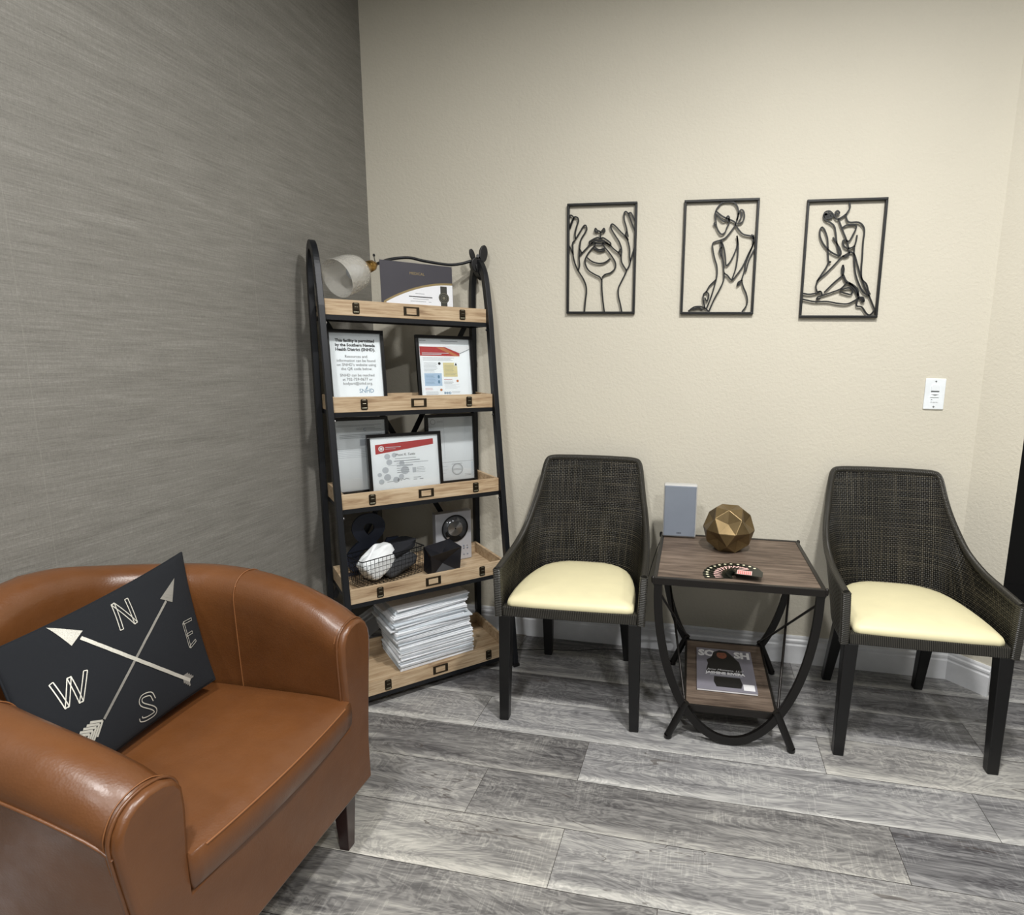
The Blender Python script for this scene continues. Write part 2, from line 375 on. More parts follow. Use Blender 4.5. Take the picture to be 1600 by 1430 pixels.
# traced line drawings (metres about each panel's centre) and pillow print points
A1=[[(-0.1312,0.1659),(-0.1221,0.1676),(-0.113,0.158),(-0.1219,0.1415),(-0.1279,0.1214)],[(-0.1279,0.118),(-0.113,0.1547),(-0.1076,0.1612),(-0.0967,0.1576),(-0.094,0.1441),(-0.1018,0.1208),(-0.107,0.0973),(-0.1049,0.0769)],[(-0.1049,0.0769),(-0.0871,0.1036),(-0.0729,0.1252),(-0.0639,0.1283),(-0.0601,0.1131),(-0.0689,0.0965),(-0.0831,0.0731),(-0.0882,0.0393),(-0.0896,0.0052),(-0.0875,-0.0223),(-0.0927,-0.0429)],[(-0.1049,0.0735),(-0.1157,0.0636),(-0.1155,0.0397),(-0.1134,0.0124),(-0.1058,-0.0152),(-0.0927,-0.0429),(-0.0741,-0.0706),(-0.0609,-0.0984),(-0.058,-0.1262),(-0.0619,-0.1611),(-0.0651,-0.2031)],[(-0.1321,0.0554),(-0.1173,0.0295),(-0.1135,0.0192)],[(-0.0882,0.041),(-0.077,0.0221)],[(-0.0878,0.012),(-0.0789,0.0221),(-0.0573,0.0438),(-0.0413,0.0588),(-0.0269,0.0636),(-0.0268,0.0518),(-0.0392,0.0384),(-0.0552,0.0183),(-0.0647,-0.002),(-0.0619,-0.0226),(-0.0489,-0.0433),(-0.0232,-0.059),(-0.0049,-0.0678),(0.0043,-0.0799)],[(0.0043,-0.0765),(0.0049,-0.1126),(0.0093,-0.1542),(0.0164,-0.203)],[(-0.0568,0.0064),(-0.0348,-0.0093),(-0.0058,-0.0165),(0.0175,-0.0117),(0.037,0.0017)],[(0.0042,-0.0713),(0.0166,-0.0594),(0.0381,-0.0528),(0.0557,-0.0376),(0.0581,-0.0173),(0.0477,0.0032),(0.0293,0.0272),(0.011,0.0477),(0.0072,0.0613),(0.018,0.0611),(0.036,0.0506),(0.0506,0.0369),(0.0687,0.0231),(0.0796,0.0095)],[(-0.0467,0.0555),(-0.0486,0.0657),(-0.0361,0.0739),(-0.0218,0.0803),(-0.0129,0.0812),(-0.0045,0.0766),(0.0051,0.0808),(0.0177,0.0745),(0.0322,0.0642),(0.0377,0.0573),(0.0353,0.049)],[(-0.0413,0.0588),(-0.0288,0.0687),(-0.0163,0.0701),(-0.0044,0.0682),(0.0071,0.0697),(0.0216,0.0593),(0.036,0.0506)],[(-0.0269,0.0612),(-0.0143,0.0583),(0.0001,0.058),(0.009,0.0606)],[(-0.0285,0.0484),(-0.0157,0.0387),(-0.0031,0.0361),(0.013,0.0409)],[(-0.0313,0.0417),(-0.0156,0.033),(-0.003,0.0294),(0.0149,0.0341)],[(-0.0045,0.0766),(-0.005,0.1018),(-0.0169,0.1088),(-0.0242,0.1163),(-0.0269,0.1057),(-0.0143,0.102)],[(-0.0049,0.1001),(0.0028,0.1084),(0.0098,0.1155),(0.0125,0.1048),(0.0022,0.1)],[(0.0796,0.0095),(0.0819,-0.0108),(0.0912,-0.0279),(0.1016,-0.0449),(0.0973,-0.0585),(0.0802,-0.0925),(0.0717,-0.113),(0.0723,-0.1406),(0.0803,-0.1717),(0.0875,-0.2029)],[(0.0796,0.0095),(0.0808,0.0364),(0.0713,0.0634),(0.053,0.0905),(0.0383,0.1142),(0.0363,0.1259),(0.0433,0.1308),(0.0558,0.1221),(0.0775,0.1),(0.0992,0.0796),(0.1067,0.0627),(0.1127,0.0359),(0.1133,0.009),(0.1174,-0.0113)],[(0.1016,-0.0449),(0.1125,-0.0281),(0.119,-0.0046),(0.1255,0.0189),(0.1335,0.0455)],[(0.0687,0.0231),(0.0772,0.0381)],[(0.1065,0.0694),(0.0954,0.0897),(0.1004,0.1029),(0.0964,0.1229),(0.0888,0.1462),(0.0882,0.1693),(0.0951,0.1757),(0.104,0.1672),(0.1114,0.1522),(0.1208,0.1289),(0.1331,0.1021)],[(0.104,0.1672),(0.1127,0.1713),(0.1199,0.1635),(0.1254,0.1519),(0.1335,0.1385)],[(0.1004,0.1029),(0.1062,0.0828)]]
A2=[[(0.0018,0.2001),(-0.0169,0.1767),(-0.0219,0.1577),(-0.018,0.1318),(-0.0135,0.1092),(0.0026,0.0862),(0.0173,0.0907),(0.0237,0.1083),(0.032,0.1274),(0.0262,0.1436)],[(0.0019,0.1985),(0.0149,0.2013),(0.0447,0.1979),(0.0605,0.1777),(0.0636,0.1522),(0.0597,0.1331),(0.0561,0.1204)],[(-0.0198,0.1688),(0.0043,0.1505),(0.0213,0.1421),(0.0483,0.1302),(0.0561,0.1204)],[(-0.0193,0.1592),(0.0051,0.1345),(0.0185,0.1325)],[(0.0597,0.1331),(0.0634,0.1554),(0.0723,0.171),(0.0825,0.1644),(0.0862,0.1452),(0.0812,0.1294),(0.0717,0.1232),(0.0603,0.1219)],[(0.0664,0.1297),(0.0754,0.1455),(0.0743,0.1646)],[(-0.0218,0.1287),(-0.0243,0.1239),(-0.02,0.119),(-0.0225,0.1158)],[(0.0196,0.1437),(0.0258,0.15),(0.0311,0.1434),(0.0302,0.1306),(0.0234,0.134),(0.0196,0.1437)],[(0.0562,0.1188),(0.0403,0.095),(0.0216,0.0728),(0.0021,0.0635),(-0.0242,0.0542),(-0.0248,0.0314),(-0.0165,-0.0016),(-0.0066,-0.0313),(-0.0048,-0.0677),(-0.0143,-0.1142),(-0.0245,-0.1511),(-0.0381,-0.1882)],[(0.0538,0.1204),(0.0699,0.0976),(0.0871,0.0827),(0.1154,0.0757),(0.1259,0.0643)],[(0.0054,0.0634),(0.0169,0.0339),(0.0236,0.0011),(0.0285,-0.0285),(0.0429,-0.0155),(0.0578,0.0169),(0.0666,0.0493),(0.0627,0.0784),(0.069,0.0427),(0.0688,-0.0028),(0.0643,-0.042),(0.053,-0.0798)],[(0.0022,0.0618),(0.0071,0.0308),(0.0118,0.0046),(0.0185,-0.0283),(0.0215,-0.0547),(0.0355,-0.0664),(0.0525,-0.0831),(0.0689,-0.0651),(0.0904,-0.0325),(0.1078,0.0097),(0.1223,0.0418),(0.1259,0.0643),(0.116,0.0821)],[(0.0215,-0.0547),(0.0214,-0.0845),(0.0079,-0.1177),(-0.0107,-0.1545),(-0.029,-0.2)],[(-0.0075,-0.081),(-0.0301,-0.1041),(-0.0411,-0.1241),(-0.0524,-0.1375),(-0.0513,-0.1611),(-0.0439,-0.1882)],[(-0.0428,-0.1241),(-0.0319,-0.1376),(-0.0376,-0.1611),(-0.0478,-0.1476)],[(0.0041,0.0569),(0.0099,0.0405),(0.0005,0.0277),(0.0084,0.0046)],[(-0.1082,-0.2001),(-0.0881,-0.1848),(-0.0641,-0.1814),(-0.0432,-0.1882),(-0.0307,-0.2)],[(-0.0912,-0.1916),(-0.0673,-0.1865),(-0.0532,-0.1949)],[(0.1297,0.0287),(0.1122,-0.0099),(0.1031,-0.0523)],[(0.1265,0.0546),(0.1027,-0.0163),(0.0979,-0.049),(0.0898,-0.0818),(0.0963,-0.1082),(0.1076,-0.1315),(0.114,-0.1548),(0.112,-0.1781),(0.0966,-0.2015)],[(0.0916,-0.0834),(0.077,-0.0916),(0.0743,-0.1031),(0.0854,-0.0916)],[(0.124,0.0804),(0.1232,0.0547)]]
A3=[[(0.0079,0.1987),(0.0112,0.1781),(0.0004,0.1563),(0.0033,0.1404),(0.0137,0.129),(0.0437,0.1283),(0.0604,0.1168),(0.0677,0.0976),(0.0669,0.0594),(0.0682,0.008),(0.0687,-0.034),(0.0734,-0.0698),(0.091,-0.0896),(0.0994,-0.1125),(0.1071,-0.1273)],[(0.0002,0.1579),(-0.0147,0.1472),(-0.0301,0.1413),(-0.0441,0.1575),(-0.0577,0.169),(-0.0734,0.1663),(-0.0771,0.152),(-0.0697,0.1391),(-0.0514,0.129),(-0.0376,0.1159),(-0.031,0.0934),(-0.0252,0.0611),(-0.0183,0.0352),(-0.0116,0.0124)],[(-0.0223,0.1633),(-0.0308,0.1698),(-0.0376,0.1637),(-0.0296,0.1555),(-0.0223,0.1633)],[(-0.0731,0.1615),(-0.0627,0.1517),(-0.0538,0.1594),(-0.0482,0.1497),(-0.0654,0.1454),(-0.0742,0.1551),(-0.0573,0.1642)],[(-0.0254,0.1427),(-0.0155,0.1186),(-0.0002,0.0863),(0.0115,0.0604),(0.0206,0.0281),(0.0216,0.0152),(0.0094,0.0089),(-0.0018,0.009),(-0.0267,-0.0199),(-0.0535,-0.049),(-0.0777,-0.0718),(-0.0857,-0.095),(-0.0808,-0.1166)],[(-0.0101,0.1105),(0.0066,0.1197),(0.0317,0.1207),(0.0389,0.111),(0.0313,0.0888),(0.0176,0.0635),(-0.0018,0.0671),(-0.0011,0.051),(0.0101,0.0395),(0.026,0.0393),(0.038,0.0471),(0.0427,0.0662),(0.0437,0.0838)],[(-0.0807,0.1153),(-0.0863,0.1042),(-0.0845,0.0817),(-0.0713,0.0555),(-0.0502,0.0325),(-0.0298,0.0192),(-0.01,0.0124),(-0.0082,0.0286),(-0.0231,0.0546),(-0.0393,0.0775)],[(-0.0807,0.1153),(-0.0702,0.1039),(-0.0583,0.0747),(-0.0541,0.0423),(-0.049,-0.0033),(-0.0404,-0.0093),(-0.0482,-0.0131),(-0.055,-0.0293),(-0.0722,-0.0587),(-0.0837,-0.0784)],[(-0.0018,0.009),(0.015,0.0185),(0.0272,0.0248),(0.0407,0.0149),(0.053,-0.0176),(0.0697,-0.0633),(0.0893,-0.1059),(0.1043,-0.1322),(0.1297,-0.1849)],[(0.038,0.0471),(0.0391,0.0149),(0.047,-0.0403),(0.0618,-0.0828),(0.0841,-0.119),(0.1069,-0.1322)],[(0.0038,-0.0203),(0.001,-0.0365),(0.0059,-0.0578),(0.0084,-0.0366),(0.0038,-0.0203)],[(0.0068,-0.0562),(-0.0247,-0.0855),(-0.0546,-0.1183)],[(-0.0808,-0.1166),(-0.0679,-0.115),(-0.062,-0.1283),(-0.0762,-0.1349),(-0.0788,-0.1432),(-0.0661,-0.1383)],[(0.0068,-0.0562),(0.0199,-0.0792),(0.0435,-0.0925),(0.0609,-0.109),(0.0679,-0.1354),(0.0826,-0.1387),(0.0869,-0.1519),(0.0768,-0.1453)],[(0.03,-0.0842),(0.051,-0.1057),(0.066,-0.1321)],[(0.0234,-0.0825),(0.0028,-0.1054),(-0.0285,-0.1185),(-0.0618,-0.1299)],[(0.003,-0.1087),(0.0315,-0.1023),(0.0451,-0.1122),(0.0398,-0.1254),(0.0202,-0.122),(0.0003,-0.1153)],[(-0.1371,-0.1206),(-0.1098,-0.1248),(-0.0837,-0.1215),(-0.0679,-0.115)],[(-0.1376,-0.1414),(-0.0881,-0.1516),(-0.0422,-0.1516),(-0.0026,-0.1584),(0.0298,-0.1601),(0.0546,-0.1485),(0.069,-0.137)],[(0.0682,-0.1387),(0.0619,-0.1585),(0.0659,-0.1684),(0.0823,-0.1717),(0.1003,-0.1949),(0.1135,-0.1998),(0.1265,-0.1849)]]
PIL={'h1': [(-0.556, 0.98), (-0.325, 0.707), (-0.464, 0.593)], 's1': [(-0.368, 0.632), (-0.273, 0.449), (-0.165, 0.259), (-0.043, 0.063), (0.097, -0.141), (0.257, -0.352), (0.436, -0.57), (0.631, -0.793)], 'h2': [(0.79, 0.71), (0.524, 0.545), (0.664, 0.398)], 's2': [(0.588, 0.468), (0.377, 0.292), (0.185, 0.12), (0.018, -0.048), (-0.132, -0.209), (-0.272, -0.363), (-0.401, -0.51)], 'f1': [(0.535, -0.666), (0.651, -0.814)], 'fl2': [(-0.401, -0.51), (-0.665, -0.601)], 'N': [(-0.003, 0.44), (0.035, 0.843), (0.158, 0.419), (0.176, 0.814)], 'E': [(0.879, 0.006), (0.73, 0.021), (0.733, -0.17), (0.736, -0.356), (0.853, -0.312)], 'E2': [(0.733, -0.17), (0.834, -0.174)], 'W': [(-0.725, 0.281), (-0.672, -0.094), (-0.585, 0.232), (-0.555, -0.135), (-0.443, 0.201)], 'S': [(0.145, -0.713), (0.108, -0.604), (0.007, -0.57), (-0.004, -0.658), (0.126, -0.816), (0.142, -0.891), (0.045, -0.887), (-0.019, -0.854), (-0.027, -0.817)]}
# ---------------------------------------------------------------- room
WY, WX, CX_, CHX = 2.362, -1.432, 1.005, .109
def struct(name, mb, bevel=0):
    return tag(mb.build(name, bevel=bevel), kind='structure')
q = MB(); q.box(-1.55, CX_+CHX, WY, WY+.12, 0, CEIL, 'wall_paint'); struct('wall_back', q)
q = MB(); q.box(WX-.12, WX, -2.1, WY, 0, CEIL, 'wallpaper'); struct('wall_left', q)
q = MB(); fp = [(CX_, WY), (CX_+CHX, WY-CHX), (CX_+CHX, WY+.12), (CX_, WY+.12)]
k = len(fp)
q.add([(x, y, 0) for x, y in fp]+[(x, y, CEIL) for x, y in fp], [tuple(range(k))[::-1], tuple(range(k, 2*k))]+[(i, (i+1) % k, (i+1) % k+k, i+k) for i in range(k)], 'wall_paint'); struct('wall_angled', q)
q = MB(); q.box(2.6, 2.72, -2.1, 3.3, 0, CEIL, 'wallpaper'); struct('wall_right', q)
q = MB(); q.box(-1.55, 2.72, -2.22, -2.1, 0, CEIL, 'wallpaper'); struct('wall_front', q)
q = MB(); q.box(1.205, 2.72, 3.18, 3.3, 0, CEIL, 'wall_paint'); struct('wall_hall', q)
q = MB(); q.box(-1.55, 2.72, -2.22, 3.3, CEIL, CEIL+.1, 'ceiling_paint'); struct('ceiling', q)
# black door with panels at the end of the passage
q = MB(); q.box(1.21, 2.55, 3.13, 3.178, .004, 2.15, 'door_black')
for x0, x1 in ((1.32, 1.86), (1.92, 2.44)):
    for z0, z1 in ((.15, .95), (1.05, 1.98)): q.box(x0, x1, 3.12, 3.13, z0, z1, 'door_black')
d = struct('door_1', q, .004)
q = MB(); q.lathe([(.0, 0), (.012, 0), (.012, .03), (.026, .04), (.028, .055), (.018, .068), (0, .07)], 'bronze', 20, Matrix.Translation((1.96, 3.12, 1.0)) @ Matrix.Rotation(PI/2, 4, 'X')); q.build('door_handle', d)
# floor of separate planks over a dark bed
q = MB(); PW, PL = .1808, 1.142
me_v, me_f, cols, uvs_ = [], [], [], []
rows = range(-22, 11)
starts = {0: -.317, 1: -.595, 2: -.312, 3: -.05, -1: -.72, -2: -.2, -3: -.95, 4: -.9}
rr_ = random.Random(11)
q.box(-1.55, 2.72, -2.22, 3.3, -.06, -.002, 'groove')
for r in rows:
    y1 = 1.683-r*PW+0; y0 = y1-PW
    if y1 > 3.3 or y0 < -2.22: continue
    sx = starts.get(r, -1.3+((r*.43) % 1.142))
    x = sx-4*PL
    while x < 2.72:
        a, b = max(x, -1.55), min(x+PL, 2.72)
        if b > a:
            g = .0008; i0 = len(q.v); z0, z1 = -.002, 0
            u0, u1 = (a-x)/PL, (b-x)/PL
            vs = [(a+g, y0+g, z1), (b-g, y0+g, z1), (b-g, y1-g, z1), (a+g, y1-g, z1)]
            q.add(vs, [(0, 1, 2, 3)], 'plank_floor', [(u0, 0), (u1, 0), (u1, 1), (u0, 1)]); cols.append((len(q.f)-1, (rr_.random(), rr_.random(), rr_.random(), 1)))
        x += PL
fl_ = struct('floor', q)
ca = fl_.data.color_attributes.new('plank', 'FLOAT_COLOR', 'CORNER'); cd = dict(cols)
for p in fl_.data.polygons:
    if p.index in cd:
        for li in p.loop_indices: ca.data[li].color = cd[p.index]
# baseboards: stepped profile (out, z)
BP = [(0, 0), (.013, 0), (.013, .078), (.0095, .083), (.0095, .089), (.012, .092), (.012, .100), (.0065, .105), (.0065, .112), (.004, .119), (0, .119)]
def baseboard(name, path, closed=False):
    q = MB(); rows = []
    n = len(path)
    for i, (x, y) in enumerate(path):
        d0 = Vector((path[i][0]-path[i-1][0], path[i][1]-path[i-1][1])) if i else None
        d1 = Vector((path[i+1][0]-x, path[i+1][1]-y)) if i < n-1 else None
        ns = [Vector((d.y, -d.x)).normalized() for d in (d0, d1) if d is not None]
        nn = sum(ns, Vector((0, 0)))/len(ns); nn = nn/ns[0].dot(nn)
        rows.append([(x+nn.x*a, y+nn.y*a, z) for a, z in BP])
    q.grid(rows, 'trim_white', smooth=False); k = len(BP)
    q.add(rows[0], [tuple(range(k))], 'trim_white'); q.add(rows[-1], [tuple(range(k))[::-1]], 'trim_white')
    return struct(name, q)
baseboard('baseboard_back', [(WX+.014, WY), (CX_, WY), (CX_+CHX, WY-CHX)])
baseboard('baseboard_left', [(WX, -2.1), (WX, WY)])
q = MB(); q.box(CX_+.079, CX_+.0805, WY-.0945, WY-.079, .0, .119, 'ink_pale')
# ceiling downlights, with those added as fill
proto = None
for (x, y, e, c_) in LIGHTS:
    if proto is None:
        proto = thing('ceiling_downlight', 'round recessed white ceiling downlight', 'ceiling light', (x, y, CEIL), group='recessed downlights in the ceiling')
        q = MB(); q.lathe([(.082, 0), (.11, 0), (.11, -.008), (.084, -.014), (.082, 0)], 'trim_white', 32); q.build('trim_ring', proto)
        q = MB(); q.lathe([(0, -.004), (.08, -.004), (.08, -.001), (0, -.001)], 'lamp_glow', 32); q.build('diffuser', proto)
    else: copy_tree(proto).location = (x, y, CEIL)
# ---------------------------------------------------------------- light switch plate
t = thing('wall_switch', 'white dimmer wall switch plate on the beige wall beside the corner', 'light switch', (.847, WY, 1.130))
q = MB(); q.box(-.0352, .0352, -.006, 0, -.0575, .0575, 'switch_white'); q.build('plate', t, .003)
q = MB(); q.prism([(-.014, .012), (.014, .012), (.014, .027), (.010, .034), (-.010, .034), (-.014, .027)], -.009, -.006, 'switch_white'); q.prism([(-.014, .007), (.014, .007), (.014, .012), (-.014, .012)], -.0072, -.006, 'switch_grey'); q.build('dimmer_button', t, .0008)
q = MB(); q.prism([(-.014, -.012), (.014, -.012), (.014, .0), (.0, .004), (-.014, 0)], -.0095, -.006, 'switch_white'); q.prism([(-.014, -.001), (.014, -.001), (.0, -.006)], -.0100, -.0094, 'switch_grey'); q.build('toggle', t, .0006)
q = MB(); q.prism([(-.013, -.031), (.013, -.031), (.013, -.018), (-.013, -.018)], -.0074, -.006, 'switch_white')
for a in (-.009, -.003, .003, .009): q.prism([(a-.001, -.030), (a+.001, -.030), (a+.001, -.0285), (a-.001, -.0285)], -.0077, -.0073, 'switch_grey')
q.prism([(-.0115, -.0225), (-.0075, -.0225), (-.0075, -.0195), (-.0115, -.0195)], -.0077, -.0073, 'switch_grey'); q.build('slider', t)
for z in (-.047, .047):
    q = MB(); q.lathe([(0, 0), (.003, 0), (.003, .0012), (0, .0014)], 'switch_grey', 12, Matrix.Translation((0, -.006, z)) @ Matrix.Rotation(PI/2, 4, 'X')); q.build('screw', t)
# ---------------------------------------------------------------- line art
def art(label, cx, cz, paths, w_=.278, h_=.422, wd=.0052, heavy=()):
    t = thing('metal_wall_art', label, 'wall art', (cx, 2.352, cz), group='black metal line art panels')
    q = MB(); fw_ = .0088; a, b = w_/2, h_/2
    q.box(-a, a, -.006, .009, b-fw_, b, 'art_metal'); q.box(-a, a, -.006, .009, -b, -b+fw_, 'art_metal')
    q.box(-a, -a+fw_, -.006, .009, -b+fw_, b-fw_, 'art_metal'); q.box(a-fw_, a, -.006, .009, -b+fw_, b-fw_, 'art_metal')
    q.build('frame', t, .0015)
    q = MB()
    for i, p in enumerate(paths):
        pp = [(min(max(x, -a+.004), a-.004), 0, min(max(z, -b+.004), b-.004)) for x, z in p]
        q.bar(crom(pp, 5) if len(pp) > 2 else pp, .005, wd*(1.5 if i in heavy else 1), 'art_metal', (0, 1, 0))
    q.build('line_figure', t)
art('black metal line art panel of two hands lifting a chin, leftmost of three', -.4245, 1.6295, A1)
art('black metal line art panel of a woman seen from behind with hair bun, middle', .0335, 1.6285, A2)
art('black metal line art panel of a kneeling figure with crossed legs, nearest the switch', .4805, 1.6165, A3, heavy=(3, 13, 14))

# ---------------------------------------------------------------- wicker chairs
def wicker_chair(label, cx, cy, rot):
    t = thing('wicker_chair', label, 'chair', (cx, cy, 0), (0, 0, rot), 'wicker chairs along the back wall')
    KB = [(0, (0, .420)), (.2, (.10, .412)), (.4, (.178, .355)), (.58, (.217, .25)), (.78, (.236, .12)), (1, (.238, -.004))]
    KT = [(0, (0, .548, .836)), (.2, (.10, .547, .835)), (.34, (.178, .543, .830)), (.385, (.192, .535, .812)), (.46, (.203, .508, .752)), (.53, (.212, .474, .70)), (.60, (.224, .425, .645)), (.68, (.234, .35, .592)), (.78, (.240, .24, .560)), (.89, (.243, .12, .548)), (1, (.243, -.004, .542))]
    Z0 = .383; NS, NT_ = 40, 14
    def pt(s, v):
        sg = 1 if s >= 0 else -1; a = abs(s)
        bx, by = hermite(KB, a); tx, ty, tz = hermite(KT, a)
        e = 1-(1-v)**1.25*1.0
        # side shape keeps vertical near the arms, leans out towards the top of the back
        x = bx+(tx-bx)*v; y = by+(ty-by)*v**1.15; z = Z0+(tz-Z0)*v
        return Vector((sg*x, y, z))
    rows, U = [], []
    for i in range(2*NS+1):
        s = (i-NS)/NS; r = [pt(s, j/NT_) for j in range(NT_+1)]
        rows.append([tuple(p) for p in r])
        arc = s*.62
        U.append([(arc, p.z) for p in r])
    q = MB(); q.grid(rows, 'wicker', U)
    q.build('woven_shell', t, solid=.013)
    # wrapped rim
    path = [pt((i-NS*2)/(NS*2), 1.0) for i in range(4*NS+1)]
    q = MB(); q.tube(path, .0125, 'wicker_rim', 10, uvw=True)
    q.build('rim', t)
    for sg in (-1, 1):
        q = MB(); q.bar([(sg*.238, -.004, .384), (sg*.2385, -.006, .42), (sg*.2415, -.006, .50), (sg*.2435, -.004, .547)], .026, .030, 'wicker_rim', (1, 0, 0))
        q.uv = {}; o_ = q.build('arm_post', t, .006)
        ul = o_.data.uv_layers.new(name='UVMap')
        for lp in o_.data.loops:
            v = o_.data.vertices[lp.vertex_index].co; ul.data[lp.index].uv = (v.z, v.x+v.y)
    q = MB(); q.box(-.225, .225, -.018, .012, .384, .421, 'wicker_rim')
    o_ = q.build('front_rail', t, .005); ul = o_.data.uv_layers.new(name='UVMap')
    for lp in o_.data.loops:
        v = o_.data.vertices[lp.vertex_index].co; ul.data[lp.index].uv = (v.x, v.z+v.y)
    # underside plate + side rails following the shell base
    q = MB(); out = [hermite(KB, a/12) for a in range(13)]
    poly = [(x-.006 if x > .006 else x, y-.004) for x, y in out]; poly = poly+[(-x, y) for x, y in poly[::-1]][0:-1]
    q.prism([(x, y) for x, y in poly], .382, .412, 'leg_black', T=lambda x, y, z: (x, z, y)); q.build('seat_base', t)
    # cushion with crowned top
    q = MB(); rings = []
    oc = [(x*.90-.0, y*.955) for x, y in out]
    fr = oc[-1]; oc = oc[:-1]+[(fr[0]-.001, .008)]
    side = oc+[(fr[0]-.004, -.006), (fr[0]-.02, -.013), (.12, -.015), (0, -.0155)]
    loop = side[:-1]+[(0, -.0155)]+[(-x, y) for x, y in side[-2:0:-1]]
    cx0, cy0 = 0, .19
    for sc, z in ((.97, .413), (1.0, .420), (1.0, .430), (.985, .439), (.93, .4465), (.80, .452), (.55, .457), (.25, .459), (.01, .4595)):
        rings.append([(cx0+(x-cx0)*sc, cy0+(y-cy0)*sc, z-.0) for x, y in loop])
    q.grid(rings, 'seat_vinyl', closed=True); q.add(rings[-1], [tuple(range(len(loop)))], 'seat_vinyl', smooth=True); q.build('seat_cushion', t)
    for sx in (-1, 1):
        q = MB(); a, b = sx*.238, sx*.196; x0, x1 = min(a, b), max(a, b); c0, c1 = sx*.2405, sx*.2085; d0, d1 = min(c0, c1), max(c0, c1)
        q.hexa([(d0, -.014, 0), (d1, -.014, 0), (d1, .018, 0), (d0, .018, 0)], [(x0, -.017, .386), (x1, -.017, .386), (x1, .028, .386), (x0, .028, .386)], 'leg_black'); q.build('leg', t, .003)
        q = MB(); q.hexa([(sx*.168-.016, .448, 0), (sx*.168+.016, .448, 0), (sx*.168+.016, .482, 0), (sx*.168-.016, .482, 0)], [(sx*.148-.024, .325, .384), (sx*.148+.024, .325, .384), (sx*.148+.024, .372, .384), (sx*.148-.024, .372, .384)], 'leg_black'); q.build('leg', t, .003)
    return t
wicker_chair('dark woven wicker barrel chair with cream seat, between the ladder shelf and side table', -.405, 1.762, math.radians(3.2))
wicker_chair('dark woven wicker barrel chair with cream seat, on the switch side of the side table', .700, 1.793, math.radians(.4))

# ---------------------------------------------------------------- side table
TX, TY = .132, 1.752
t = thing('side_table', 'square side table with dark plank top and curved black iron frame', 'side table', (TX, TY, 0), (0, 0, math.radians(1.2)))
TH, TD, TZ = .263, .497, .557
q = MB(); q.box(-TH+.007, TH-.007, .007, TD-.007, TZ-.018, TZ-.001, 'table_wood'); q.build('table_top', t)
q = MB()
for a in ((-TH, TH, 0, .006), (-TH, TH, TD-.006, TD)): q.box(*a, TZ-.021, TZ+.0015, 'table_iron')
for x0 in (-TH, TH-.006): q.box(x0, x0+.006, .006, TD-.006, TZ-.021, TZ+.0015, 'table_iron')
for a in ((-TH, TH, 0, .014), (-TH, TH, TD-.014, TD)): q.box(*a, TZ-.0005, TZ+.0017, 'table_iron')
for x0 in (-TH, TH-.013): q.box(x0, x0+.013, .013, TD-.013, TZ-.0005, TZ+.0017, 'table_iron')
q.build('edge_frame', t, .0012)
for x in (-TH, TH):
    for y in (.004, TD-.004):
        q = MB(); q.lathe([(0, -.012), (.005, -.012), (.0065, -.006), (.0065, .004), (.004, .009), (0, .010)], 'table_iron', 14, Matrix.Translation((x, y, TZ-.004))); q.build('corner_cap', t)
def ell(a): return (.247*math.cos(a), .53+.514*math.sin(a))
for y in (.010, TD-.010):
    q = MB(); pth = [(-.249, y, TZ-.02)]+[(ell(PI+PI*i/48)[0], y, ell(PI+PI*i/48)[1]) for i in range(49)]+[(.249, y, TZ-.02)]
    q.bar(pth, .014, .026, 'black_iron', (0, 1, 0)); q.build('curved_leg', t, .0015)
    for sx in (-1, 1):
        q = MB(); q.tube([(sx*.143, y, .135), (sx*.196, y, .014)], .0125, 'black_iron', 12); q.lathe([(0, 0), (.008, 0), (.013, .004), (.0125, .014)], 'black_iron', 12, Matrix.Translation((sx*.197, y, 0))); q.build('foot', t)
SZ = .122
q = MB(); q.box(-.142, .142, .026, TD-.026, SZ-.016, SZ-.002, 'table_wood'); q.build('lower_shelf', t)
q = MB()
for a in ((-.150, .150, .018, .026), (-.150, .150, TD-.026, TD-.018), (-.150, -.142, .026, TD-.026), (.142, .150, .026, TD-.026)): q.box(*a, SZ-.022, SZ+.001, 'table_iron')
q.build('shelf_frame', t, .001)
for sx in (-1, 1):
    for (ya, yb) in ((.016, TD-.016), (TD-.016, .016)):
        q = MB(); q.tube([(sx*.243, ya, .505), (sx*.148, yb, .138)], .0042, 'table_iron', 8); q.build('brace_rod', t)

# things on the table
sp = thing('tabletop_speaker', 'small grey cloth-fronted speaker standing on the side table', 'speaker', (-.070, 2.196, TZ+.001), (0, 0, math.radians(2)))
q = MB(); q.box(-.064, .064, 0, .04, 0, .209, 'speaker_case'); q.build('case', sp, .006, 3)
q = MB(); q.box(-.060, .060, -.004, .001, .005, .204, 'speaker_grille'); q.build('grille', sp, .003)
q = MB(); [q.prism([(a_, .016), (a_+.0022, .016), (a_+.0022, .0205), (a_, .0205)], -.0046, -.004, 'ink') for a_ in (-.009, -.0055, -.002, .0015, .005)]; q.build('badge', sp)
q = MB(); q.tube(crom([(-.03, .04, .02), (-.07, .065, -.03), (-.12, .105, -.22), (-.135, .12, -.39), (-.15, .11, -.45), (-.17, .09, -.53), (-.2, .10, -.545), (-.3, .095, -.547), (-.42, .06, -.547), (-.55, .045, -.547), (-.68, .02, -.547)], 6), .0017, 'black_plastic', 6); q.build('power_cable', sp)
